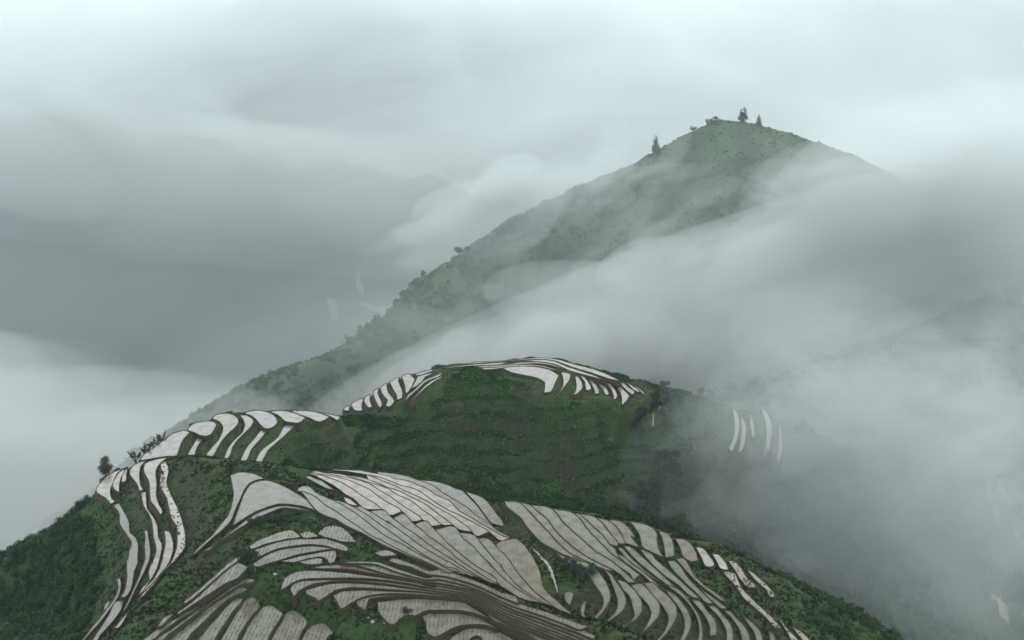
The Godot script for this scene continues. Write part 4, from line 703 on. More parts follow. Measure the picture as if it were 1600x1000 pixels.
func make_far() -> void:
	var tone := func(x: float, z: float) -> Color:
		var q := rough.get_noise_2d(x * 0.3, z * 0.3)
		return Color(1.0 + q * 0.5, 1.0 + q * 0.3, 0.95)
	land("misty_ridge", -240, 400, -700, -290, 4.0, ridge_y, tone)
	land("right_hillside", 45, 330, -470, -100, 3.0, right_y, tone)
	land("mountains", -900, 900, -1300, -560, 15.0, mountain_y, tone)
	land("valley_floor", -900, 900, -700, 100, 25.0, func(x: float, z: float) -> float: return -60.0 + broad.get_noise_2d(x, z) * 20.0, tone)


# ---------------------------------------------------------------- plants
func leaf_cloud(sd: int, blobs: Array, count: int, size: float, tone: Color, spread := 0.35) -> ArrayMesh:
	# leaf-sized faces through the volume of some blobs, each [centre, radius]
	var r := RandomNumberGenerator.new()
	r.seed = sd
	var v := PackedVector3Array()
	var n := PackedVector3Array()
	var c := PackedColorArray()
	var ix := PackedInt32Array()
	var total := 0.0
	for b in blobs:
		total += b[1] * b[1]
	for b in blobs:
		var part := ceili(count * b[1] * b[1] / total)
		for k in part:
			var dir := Vector3(r.randfn(), r.randfn(), r.randfn()).normalized()
			var p: Vector3 = b[0] + dir * Vector3(1, 0.85, 1) * b[1] * pow(r.randf(), 0.4)
			var up := (dir + Vector3(r.randfn(), r.randfn() + 0.6, r.randfn()) * 0.6).normalized()
			var side := up.cross(Vector3(r.randfn(), r.randfn(), r.randfn())).normalized()
			var along := side.cross(up)
			var s := size * r.randf_range(0.6, 1.4)
			var at0 := v.size()
			v.append_array([p - along * s, p + side * s * 0.45, p + along * s, p - side * s * 0.45])
			var shade := 1.0 + r.randfn() * spread * 0.5
			var t := Color(tone.r * shade * r.randf_range(0.85, 1.25), tone.g * shade, tone.b * shade)
			for q in 4:
				n.append(up)
				c.append(t)
			ix.append_array([at0, at0 + 1, at0 + 2, at0, at0 + 2, at0 + 3])
	return surface(v, n, c, ix)


func tuft(sd: int, blades: int, tall: float, wide: float, tone: Color) -> ArrayMesh:
	var r := RandomNumberGenerator.new()
	r.seed = sd
	var v := PackedVector3Array()
	var n := PackedVector3Array()
	var c := PackedColorArray()
	var ix := PackedInt32Array()
	for k in blades:
		var a := r.randf() * TAU
		var root := Vector3(cos(a), 0, sin(a)) * r.randf() * wide * 0.6
		var lean := Vector3(cos(a + r.randfn() * 0.6), 0, sin(a + r.randfn() * 0.6)) * wide * r.randf_range(0.3, 1.0)
		var tip := root + lean + Vector3.UP * tall * r.randf_range(0.5, 1.1)
		var side := Vector3(-sin(a), 0, cos(a)) * wide * r.randf_range(0.08, 0.18)
		var at0 := v.size()
		var bend := root.lerp(tip, 0.55) + Vector3.UP * tall * 0.15
		v.append_array([root - side, root + side, bend + side * 0.8, bend - side * 0.8, tip])
		var up := (Vector3.UP + lean).normalized()
		var s := r.randf_range(0.75, 1.3)
		for q in 5:
			n.append(up)
			c.append(Color(tone.r * s * r.randf_range(0.9, 1.2), tone.g * s, tone.b * s))
		ix.append_array([at0, at0 + 1, at0 + 2, at0, at0 + 2, at0 + 3, at0 + 3, at0 + 2, at0 + 4])
	return surface(v, n, c, ix)


func on_paddy(x: float, z: float, grow: float) -> bool:
	var p := Vector2(x, z)
	var i := roundi((x - X0) / CELL)
	var j := roundi((z - Z0) / CELL)
	if i < 1 or j < 1 or i > NX - 2 or j > NZ - 2:
		return false
	var near := false
	for b in range(j - 1, j + 2):
		for a in range(i - 1, i + 2):
			near = near or fixed[at(a, b)] == 2
	if not near:
		return false
	for o: PackedVector2Array in outlines:
		if absf(o[0].x - x) < 60 and Geometry2D.is_point_in_polygon(p, o):
			return true
	return false


func spot(x: float, z: float, s: float, tall := 1.0, lift := 0.0) -> Transform3D:
	return Transform3D(Basis.from_euler(Vector3(rng.randfn() * 0.12, rng.randf() * TAU, rng.randfn() * 0.12)).scaled(Vector3(s, s * tall, s)), Vector3(x, ground_y(x, z) + lift, z))


func tint(amount := 0.25) -> Color:
	var a := 1.0 + rng.randfn() * amount
	a = clampf(a, 0.4, 1.8)
	return Color(a * rng.randf_range(0.85, 1.2), a, a * rng.randf_range(0.8, 1.15))


func make_plants() -> void:
	var grass := tuft(1, 16, 0.26, 0.24, Color(0.026, 0.058, 0.009))
	var coarse := tuft(2, 16, 0.62, 0.62, Color(0.042, 0.155, 0.014))
	var bush := leaf_cloud(3, [[Vector3(0, 0.45, 0), 0.6], [Vector3(0.4, 0.3, 0.2), 0.4], [Vector3(-0.3, 0.35, -0.3), 0.45], [Vector3(-0.1, 0.8, 0.1), 0.35]], 240, 0.12, Color(0.013, 0.038, 0.009))
	# short grass over the near ridge
	var at1 := []
	var tone1 := []
	for k in 60000:
		var x := rng.randf_range(-76, 62)
		var z := rng.randf_range(-160, -92)
		var p := rough.get_noise_2d(x * 2.0, z * 2.0)
		if p < -0.25 or on_paddy(x, z, 0.0) or soil_at(x, z) > 0.25 and rng.randf() < 0.8:
			continue
		at1.append(spot(x, z, rng.randf_range(0.5, 1.1) * (1.0 + p * 0.4), 1.0, -0.04))
		tone1.append(tint(0.22))
	scatter("grass", grass, M.leaf, at1, tone1)
	# coarse grass and fern on the green hill
	var at2 := []
	var tone2 := []
	for k in 85000:
		var x := rng.randf_range(-66, 80)
		var z := rng.randf_range(-262, -162)
		if on_paddy(x, z, 0.0) or soil_at(x, z) > 0.3 and rng.randf() < 0.8:
			continue
		var p := rough.get_noise_2d(x * 0.9 + 90.0, z * 0.9)
		var drop := Vector2(ground_y(x + 0.4, z) - ground_y(x - 0.4, z), ground_y(x, z + 0.4) - ground_y(x, z - 0.4)).length() / 0.8
		if drop > 1.0 and rng.randf() < 0.75:
			continue
		at2.append(spot(x, z, rng.randf_range(0.5, 1.15) * (1.0 + p * 0.7) * (0.38 if near_paddy(x, z, 2.1) else 1.0), 0.9, -0.1))
		var t := tint(0.12)
		t = t * (1.0 + p * 0.35 + broad.get_noise_2d(x * 3.0, z * 3.0 + 90.0) * 0.7)
		tone2.append(Color(t.r * (1.25 if rough.get_noise_2d(x * 0.6, z * 0.6 + 500.0) > 0.25 else 0.95), t.g, t.b * 0.9))
	scatter("coarse_grass", coarse, M.leaf, at2, tone2)
	# bushes and young trees: the woods on the left slope, the right flank, and scattered over the green hill
	var at3 := []
	var tone3 := []
	for k in 5200:
		var x := rng.randf_range(-110, -50)
		var z := rng.randf_range(-165, -84)
		if ground_y(x, z) > 83.0 or on_paddy(x, z, 0.0) or near_paddy(x, z, 2.2):
			continue
		at3.append(spot(x, z, rng.randf_range(0.8, 1.7), rng.randf_range(0.8, 1.3), -0.2))
		tone3.append(tint(0.28))
	for k in 900:
		var x := rng.randf_range(33, 62)
		var z := rng.randf_range(-142, -96)
		if ground_y(x, z) > 79.8 or on_paddy(x, z, 0.0) or near_paddy(x, z, 1.5):
			continue
		at3.append(spot(x, z, rng.randf_range(0.5, 1.1), 0.9, -0.15))
		tone3.append(tint(0.25))
	for k in 2600:
		var x := rng.randf_range(-60, 100)
		var z := rng.randf_range(-255, -165)
		var p := rough.get_noise_2d(x * 0.5 + 30.0, z * 0.5 - 70.0)
		if p < (0.4 if x < 28 else -0.1) or on_paddy(x, z, 0.0) or near_paddy(x, z, 3.0):
			continue
		at3.append(spot(x, z, rng.randf_range(0.6, 1.5), rng.randf_range(0.7, 1.1), -0.2))
		tone3.append(tint(0.28))
	scatter("undergrowth", bush, M.leaf, at3, tone3)
	# woods on the misty slopes
	var at4 := []
	var tone4 := []
	for k in 26000:
		var x := rng.randf_range(-140, 260)
		var z := rng.randf_range(-545, -310)
		var q := from_line(ridge_line, x, z)
		var bald := q.y > 100 and q.x < 40
		if q.x > 110 or bald and rng.randf() < 0.35 or not bald and broad.get_noise_2d(x * 5.0, z * 5.0) < -0.2:
			continue
		var s := rng.randf_range(0.5, 1.1) if bald else rng.randf_range(0.9, 2.3)
		at4.append(Transform3D(Basis.from_euler(Vector3(0, rng.randf() * TAU, 0)).scaled(Vector3.ONE * s), Vector3(x, ridge_y(x, z) - 0.35 * s, z)))
		tone4.append(tint(0.22))
	for k in 9000:
		var x := rng.randf_range(55, 300)
		var z := rng.randf_range(-380, -110)
		if broad.get_noise_2d(x * 4.0 + 77.0, z * 4.0) < -0.08:
			continue
		var b := Basis.from_euler(Vector3(0, rng.randf() * TAU, 0)).scaled(Vector3.ONE * rng.randf_range(1.0, 2.6))
		at4.append(Transform3D(b, Vector3(x, right_y(x, z) - 0.4, z)))
		tone4.append(tint(0.25))
	scatter("woods", bush, M.leaf, at4, tone4)
	# rice seedlings in rows
	var sprig := tuft(5, 4, 0.17, 0.08, Color(0.07, 0.10, 0.035))
	var at5 := []
	var tone5 := []
	for k in outlines.size():
		var row: Array = paddies[k]
		if not row[2] in [1, 2] or row[0] in ["mid", "far"]:
			continue
		var o: PackedVector2Array = outlines[k]
		var lo := o[0]
		var hi := o[0]
		for p in o:
			lo = lo.min(p)
			hi = hi.max(p)
		var near: bool = row[0] in ["bowl", "foot"]
		var gap := 0.5 if near else 0.6
		var x := lo.x
		while x < hi.x:
			var z := lo.y
			while z < hi.y:
				var q := Vector2(x, z) + Vector2(rng.randfn() * 0.05, rng.randfn() * 0.06)
				if rng.randf() < (0.85 if near else 0.7) and Geometry2D.is_point_in_polygon(q, o):
					at5.append(Transform3D(Basis.from_euler(Vector3(0, rng.randf() * TAU, 0)).scaled(Vector3.ONE * rng.randf_range(0.7, 1.3) * (1.0 if near else 0.6)), Vector3(q.x, row[3] - 0.02, q.y)))
					tone5.append(tint(0.2))
				z += gap * 0.4
			x += gap
	scatter("rice_seedlings", sprig, M.leaf, at5, tone5)
	# clods of mud standing out of the unplanted strips
	var clod := leaf_rock(8, 0.085)
	var at6 := []
	var tone6 := []
	for k in outlines.size():
		if paddies[k][2] != 3:
			continue
		var o: PackedVector2Array = outlines[k]
		for q in o.size():
			for s in 5:
				var p := o[q].lerp(o[(q + 1) % o.size()], rng.randf()) + Vector2(rng.randfn(), rng.randfn()) * 0.5
				if Geometry2D.is_point_in_polygon(p, o):
					at6.append(Transform3D(Basis().scaled(Vector3.ONE * rng.randf_range(0.6, 1.8)), Vector3(p.x, paddies[k][3], p.y)))
					tone6.append(tint(0.2))
	scatter("mud_clods", clod, M.mud, at6, tone6)
	print("scattered ", at1.size(), " ", at2.size(), " ", at3.size(), " ", at4.size(), " ", at5.size(), " ", at6.size())


func near_paddy(x: float, z: float, reach: float) -> bool:
	var r := ceili(reach / CELL)
	var i := roundi((x - X0) / CELL)
	var j := roundi((z - Z0) / CELL)
	for b in range(maxi(0, j - r), mini(NZ, j + r + 1)):
		for a in range(maxi(0, i - r), mini(NX, i + r + 1)):
			if fixed[at(a, b)] == 2:
				return true
	return false


# ---------------------------------------------------------------- single things
func tube(pts: Array, radii: Array, sides := 7) -> ArrayMesh:
	var st := SurfaceTool.new()
	st.begin(Mesh.PRIMITIVE_TRIANGLES)
	add_tube(st, pts, radii, sides)
	st.index()
	st.generate_normals()
	return st.commit()


func add_tube(st: SurfaceTool, pts: Array, radii: Array, sides := 7) -> void:
	var rings := []
	for k in pts.size():
		var d: Vector3 = (pts[mini(k + 1, pts.size() - 1)] - pts[maxi(k - 1, 0)]).normalized()
		var a := d.cross(Vector3.RIGHT if absf(d.x) < 0.8 else Vector3.FORWARD).normalized()
		var b := d.cross(a)
		var ring := []
		for q in sides:
			var w := TAU * q / sides
			ring.append(pts[k] + (a * cos(w) + b * sin(w)) * radii[k])
		rings.append(ring)
	for k in pts.size() - 1:
		for q in sides:
			var e := (q + 1) % sides
			for p: Vector3 in [rings[k][q], rings[k + 1][q], rings[k][e], rings[k][e], rings[k + 1][q], rings[k + 1][e]]:
				st.add_vertex(p)


func tree(called: String, label: String, where: Vector3, tall: float, kind: String, tone: Color, group := "", lean := Vector3.ZERO, sd := 1) -> Node3D:
	var o := thing(called, label, "bush" if called.ends_with("bush") else "tree", where, group)
	var r := RandomNumberGenerator.new()
	r.seed = sd
	var blobs := []
	var st := SurfaceTool.new()
	st.begin(Mesh.PRIMITIVE_TRIANGLES)
	var top := Vector3(0, tall * 0.8, 0) + lean * tall
	var half := top * 0.5 + Vector3(r.randfn(), 0, r.randfn()) * tall * 0.02
	add_tube(st, [Vector3(0, -0.4, 0), Vector3(0, tall * 0.1, 0), half, top], [tall * 0.04, tall * 0.03, tall * 0.024, tall * 0.008])
	var leaves := 900
	var size := tall * 0.032
	if kind == "conifer":
		for k in 11:
			var h := 0.16 + 0.8 * k / 10.0
			var w := tall * 0.2 * (1.1 - h) + tall * 0.03
			for q in 3:
				var a := r.randf() * TAU
				var c := Vector3(cos(a), 0, sin(a)) * w * 0.75 + Vector3.UP * tall * h + lean * tall * h
				blobs.append([c, w * r.randf_range(0.5, 0.9)])
			if k % 2 == 0:
				var e: Vector3 = blobs[-1][0]
				add_tube(st, [Vector3.UP * tall * h * 0.95 + lean * tall * h, e], [tall * 0.008, tall * 0.003], 4)
		size = tall * 0.03
		leaves = 1700
	elif kind == "column":
		for k in 16:
			var h := r.randf_range(0.12, 0.92)
			var w := tall * (0.24 if h < 0.75 else 0.15)
			var a := r.randf() * TAU
			blobs.append([Vector3(cos(a), 0, sin(a)) * w * r.randf_range(0.2, 0.8) + Vector3.UP * tall * h, tall * r.randf_range(0.1, 0.17)])
			if k < 6:
				add_tube(st, [Vector3.UP * tall * h * 0.6, blobs[-1][0]], [tall * 0.012, tall * 0.004], 4)
		leaves = 1700
	elif kind == "bush":
		for k in 9:
			var a := r.randf() * TAU
			blobs.append([Vector3(cos(a) * 0.55, r.randf_range(0.25, 0.75), sin(a) * 0.55) * tall * Vector3(r.randf(), 1, r.randf()), tall * r.randf_range(0.2, 0.34)])
			add_tube(st, [Vector3.ZERO, blobs[-1][0]], [tall * 0.02, tall * 0.005], 4)
		leaves = 700
		size = tall * 0.06
	elif kind == "feather":
		for k in 9:
			var a := r.randf() * TAU
			var out := Vector3(cos(a), 0, sin(a)) * tall * r.randf_range(0.15, 0.5)
			var tip := out + Vector3.UP * tall * r.randf_range(0.6, 1.0)
			add_tube(st, [Vector3.ZERO, out * 0.3 + Vector3.UP * tall * 0.5, tip], [tall * 0.012, tall * 0.008, tall * 0.003], 4)
			for q in 4:
				blobs.append([(out * 0.3 + Vector3.UP * tall * 0.5).lerp(tip, 0.4 + q * 0.25), tall * 0.09])
		leaves = 620
		size = tall * 0.05
	elif kind == "bushy":
		top = Vector3(0, tall * 0.52, 0) + lean * tall
		for k in 12:
			var a := r.randf() * TAU
			var c := top + Vector3(cos(a), r.randf_range(-0.7, 0.8), sin(a)) * tall * r.randf_range(0.06, 0.24)
			blobs.append([c, tall * r.randf_range(0.11, 0.18)])
			add_tube(st, [half.lerp(top, r.randf_range(0.2, 0.8)), c], [tall * 0.016, tall * 0.005], 4)
		leaves = 1500
	else:
		for k in 10:
			var a := r.randf() * TAU
			var c := top + Vector3(cos(a), r.randf_range(-0.8, 0.55), sin(a)) * tall * r.randf_range(0.06, 0.24)
			blobs.append([c, tall * r.randf_range(0.09, 0.18)])
			add_tube(st, [half.lerp(top, r.randf_range(0.2, 0.8)), c], [tall * 0.012, tall * 0.004], 4)
	st.index()
	st.generate_normals()
	put("trunk", st.commit(), M.bark, o)
	put("crown", leaf_cloud(sd * 13 + 5, blobs, leaves, size, tone), M.leaf, o)
	return o


func ribbon(pts: Array, wide: float, f: Callable, lift: float) -> ArrayMesh:
	# a strip of ground that follows the slope
	var c := Curve2D.new()
	for p in pts:
		c.add_point(Vector2(p[0], p[1]))
	var line := divided(c.get_baked_points(), 3.0)
	var v := PackedVector3Array()
	var n := PackedVector3Array()
	var ix := PackedInt32Array()
	var count := 40
	for k in count + 1:
		var s := c.get_baked_length() * k / count
		var p := c.sample_baked(s)
		var t := (c.sample_baked(minf(s + 0.5, c.get_baked_length())) - c.sample_baked(maxf(s - 0.5, 0))).normalized()
		var w := wide * (1.0 + 0.5 * rough.get_noise_2d(s * 5.0, wide)) * (0.25 + 0.75 * sin(PI * clampf(float(k) / count, 0.06, 0.94)))
		for e: float in [-0.5, -0.17, 0.17, 0.5]:
			var q: Vector2 = p + Vector2(-t.y, t.x) * w * e
			v.append(Vector3(q.x, f.call(q.x, q.y) + (lift if absf(e) < 0.4 else -lift * 0.5), q.y))
			n.append(Vector3.UP)
	for k in count:
		for e in 3:
			var a := k * 4 + e
			ix.append_array([a, a + 4, a + 1, a + 1, a + 4, a + 5])
	return surface(v, n, PackedColorArray(), ix)


func make_things() -> void:
	var g := func(x: float, z: float) -> Vector3: return Vector3(x, ground_y(x, z) - 0.05, z)
	var dark := Color(0.016, 0.032, 0.014)
	var mid := Color(0.024, 0.05, 0.018)
	var blue := Color(0.018, 0.046, 0.026)
	tree("leaning_tree", "small leafy tree with leaning trunk on the grass ledge above the lower left terraces", g.call(-32.7, -113.8), 4.6, "bushy", Color(0.008, 0.024, 0.009), "", Vector3(-0.17, 0, 0.03), 3)
	tree("round_tree", "dense dark tree on the skyline at the top of the left spur", g.call(-69.8, -157.6), 5.2, "column", dark, "", Vector3.ZERO, 4)
	tree("slope_bush", "small dark bush on the skyline left of the dense dark tree", g.call(-71.5, -150.5), 2.0, "bush", dark, "", Vector3.ZERO, 5)
	for k in 4:
		var at0: Array = [[-67.7, -165.6], [-67.2, -168.7], [-66.7, -171.9], [-66.3, -174.9]][k]
		tree("feathery_shrub", "feathery shrub on the outer edge of the middle spur, %s from the left" % ["first", "second", "third", "fourth"][k], g.call(at0[0], at0[1]), 2.6, "feather", Color(0.022, 0.04, 0.024), "feathery shrubs beside the middle spur", Vector3.ZERO, 20 + k)
	for k in 9:
		var x := lerpf(-36.4, -28.0, k / 8.0)
		var z := -126.2 - sin(k / 8.0 * PI) * 1.6 + (k % 2) * 0.5
		tree("bank_bush", "blue-green leafy bush in the row on the green bank, %s from the left" % ["first", "second", "third", "fourth", "fifth", "sixth", "seventh", "eighth", "ninth"][k], g.call(x, z), 1.0 + 0.4 * sin(k * 2.1), "bush", blue, "row of bushes on the green bank", Vector3.ZERO, 40 + k)
	tree("gully_bush", "leafy green bush in front of the small dark shed", g.call(8.6, -116.4), 1.9, "bush", blue, "bushes in the gully", Vector3.ZERO, 60)
	tree("gully_bush", "leafy green bush right of the small dark shed", g.call(10.2, -116.0), 1.9, "bush", blue, "bushes in the gully", Vector3.ZERO, 61)
	tree("gully_bush", "low leafy bush left of the shed beside the pale channel", g.call(7.2, -118.6), 1.4, "bush", mid, "bushes in the gully", Vector3.ZERO, 62)
	tree("ledge_bush", "dark bush between the two planted paddies at the bottom centre", g.call(-12.6, -105.9), 1.1, "bush", dark, "", Vector3.ZERO, 63)
	tree("ledge_bush", "bright green bushes at the right end of the bowl of terraces", g.call(-20.6, -117.6), 1.2, "bush", Color(0.045, 0.075, 0.018), "", Vector3.ZERO, 64)
	tree("bare_tree", "thin dark tree on the skyline right of the far knoll", g.call(38.0, -233.5), 4.4, "round", dark, "", Vector3.ZERO, 70)
	tree("bare_tree", "small dark tree just right of the thin skyline tree", g.call(40.5, -233.0), 2.6, "round", dark, "", Vector3.ZERO, 71)
	var flank := [[29.8, -215.7, 7.0, "upper dark tree at the right edge of the green hill, below the pale path"], [34.1, -208.4, 8.6, "big dark round tree halfway down the right edge of the green hill"], [37.2, -209.6, 7.0, "dark tree against the right side of the big round one on the green hill's edge"], [28.6, -200.5, 7.0, "dark tree low on the right edge of the green hill, left of a pair"], [31.4, -201.5, 8.0, "dark tree low on the right edge of the green hill, right of a pair"], [34.5, -226.5, 4.6, "dark bushy tree just right of the pale path"], [37.5, -228.0, 5.0, "dark bushy tree between the pale path and the mist"], [41.0, -226.5, 4.2, "half hidden bushy tree where the mist begins right of the path"], [46.5, -219.5, 5.0, "blurred bushy tree in the mist left of the faint paddies"]]
	for k in flank.size():
		tree("flank_tree", flank[k][3], g.call(flank[k][0], flank[k][1]), flank[k][2], "column", Color(0.007, 0.016, 0.009), "trees on the right flank of the green hill", Vector3.ZERO, 140 + k)
	tree("mist_tree", "slender dark tree standing alone in the mist right of the green hill", g.call(58.6, -212.0), 6.4, "conifer", dark, "", Vector3(0.04, 0, 0), 76)
	tree("mist_tree", "blurred dark tree in the mist just beyond the right terrace edge", g.call(36.0, -141.5), 2.8, "round", dark, "", Vector3.ZERO, 77)
	tree("mist_tree", "faint small tree in the mist right of the white paddies", g.call(46.0, -150.0), 3.4, "round", dark, "", Vector3.ZERO, 78)
	var crest := func(x: float, z: float) -> Vector3: return Vector3(x, ridge_y(x, z) - 0.4, z)
	var peak := [[117.0, -505.5, 8.0, "tallest dark conifer on the misty peak"], [115.2, -505.0, 6.5, "dark conifer touching the left side of the tallest one on the peak"], [124.6, -506.5, 5.8, "dark conifer right of the tallest one on the misty peak"], [71.0, -492.0, 8.4, "lone conifer on the left shoulder of the misty peak"], [90.5, -499.5, 3.2, "small tree on the left edge of the peak top"], [98.5, -501.5, 3.6, "leafy tree at the left end of the flat peak top"], [102.0, -503.0, 3.0, "leafy tree second from the left end of the flat peak top"], [-44.0, -399.0, 8.0, "lone tree standing above the middle of the misty ridge line"], [-23.5, -429.5, 7.0, "thin tree on the ridge line below the mist, left of a pair"], [-20.0, -431.0, 6.0, "thin tree on the ridge line below the mist, right of a pair"]]
	for k in peak.size():
		tree("ridge_tree", peak[k][3], crest.call(peak[k][0], peak[k][1]), peak[k][2], "conifer" if k < 4 or k == 7 else ("bush" if k < 7 else "bushy"), dark, "trees on the misty ridge line", Vector3.ZERO, 90 + k)
	# the person in the top left strip
	person(Vector3(-56.3, 86.78, -147.9))
	# shed in the gully
	var sp: Vector3 = g.call(8.05, -117.6)
	var shed := thing("shed", "small dark wooden shed above the bushes in the gully", "shed", sp + Vector3.UP * 0.05)
	var box := BoxMesh.new()
	box.size = Vector3(0.8, 0.85, 0.7)
	put("wall", box, M.wood, shed).position.y = 0.95
	for k in 4:
		put("post", tube([Vector3(0, -0.6, 0), Vector3(0, 0.55, 0)], [0.05, 0.05], 6), M.wood, shed).position = Vector3(0.33 * (1 if k % 2 else -1), 0, 0.28 * (1 if k < 2 else -1))
	var roof := PrismMesh.new()
	roof.size = Vector3(1.05, 0.28, 0.95)
	put("roof", roof, M.earth, shed).position.y = 1.515
	# pale water channel down the gully
	var ch := put("water_channel", ribbon([[3.0, -124.2], [4.2, -121.2], [5.1, -118.2], [5.5, -115.4], [5.8, -112.6]], 0.5, ground_y, 0.12), M.pale)
	ch.set_meta("label", "pale water channel running down the overgrown gully")
	ch.set_meta("category", "channel")
	var fp := put("footpath", ribbon([[37.2, -231.8], [36.4, -228.0], [35.0, -224.5], [33.6, -221.5], [33.2, -219.0]], 0.9, ground_y, 0.15), M.pale)
	fp.set_meta("kind", "structure")
	# pale stones in the grass
	for k in 12:
		var at0: Array = [[-28.6, -112.6], [-25.6, -110.9], [-24.0, -109.9], [-21.4, -108.2], [-20.4, -107.0], [-18.0, -106.2], [-17.2, -105.5], [-16.6, -104.8], [-14.9, -104.2], [-26.8, -111.9], [-22.6, -109.4], [-30.2, -113.5]][k]
		var st := thing("stone", "pale stone in the grass between the lower terraces, %s from the left" % ["second", "fourth", "fifth", "seventh", "eighth", "ninth", "tenth", "eleventh", "twelfth", "third", "sixth", "first"][k], "stone", g.call(at0[0], at0[1]), "pale stones in the grass")
		var rock := leaf_rock(200 + k, rng.randf_range(0.16, 0.36))
		put("rock", rock, M.pale, st)
	# faint fields and water far off
	var faint := [["right", [[143.6, -270.3], [146.0, -266.0], [142.5, -258.0], [141.3, -252.0]], 3.0], ["right", [[139.0, -267.0], [138.5, -262.0], [137.6, -255.0], [136.0, -249.0]], 2.0], ["right", [[101.5, -228.5], [106.5, -223.0], [105.5, -216.0], [102.8, -210.0]], 2.2], ["right", [[119.0, -220.0], [120.5, -215.0], [119.0, -209.0]], 1.6], ["right", [[126.0, -219.0], [126.0, -214.0], [124.0, -208.0]], 1.6]]
	for k in faint.size():
		var o := put(numbered("misty_paddy"), ribbon(faint[k][1], faint[k][2], right_y, 0.45), M["water1%d" % (k % 4)])
		o.set_meta("label", "faint paddy strip on the misty hillside at the right edge, %s" % ["upper outer", "upper inner", "lower left one", "lower middle one", "lower right one"][k])
		o.set_meta("category", "rice paddy")
		o.set_meta("group", "faint paddies on the right hillside")
	var streams := [[[-153.2, -800.0], [-148.6, -788.0], [-145.7, -780.0], [-143.0, -768.0], [-140.6, -755.0]], [[-131.0, -815.0], [-125.1, -800.0], [-119.0, -790.0], [-111.0, -780.0], [-98.0, -772.0]]]
	for k in 2:
		put(numbered("stream"), ribbon(streams[k], 9.0, mountain_y, 1.2), M.pale).set_meta("kind", "structure")


func leaf_rock(sd: int, size: float) -> ArrayMesh:
	var ball := SphereMesh.new()
	ball.radius = size
	ball.height = size * 1.3
	ball.radial_segments = 10
	ball.rings = 6
	var a := ball.get_mesh_arrays()
	var v: PackedVector3Array = a[Mesh.ARRAY_VERTEX]
	for k in v.size():
		v[k] *= 1.0 + rough.get_noise_3d(v[k].x * 30.0 + sd * 9.0, v[k].y * 30.0, v[k].z * 30.0) * 0.7
	a[Mesh.ARRAY_VERTEX] = v
	var m := ArrayMesh.new()
	m.add_surface_from_arrays(Mesh.PRIMITIVE_TRIANGLES, a)
	var st := SurfaceTool.new()
	st.create_from(m, 0)
	st.generate_normals()
	return st.commit()


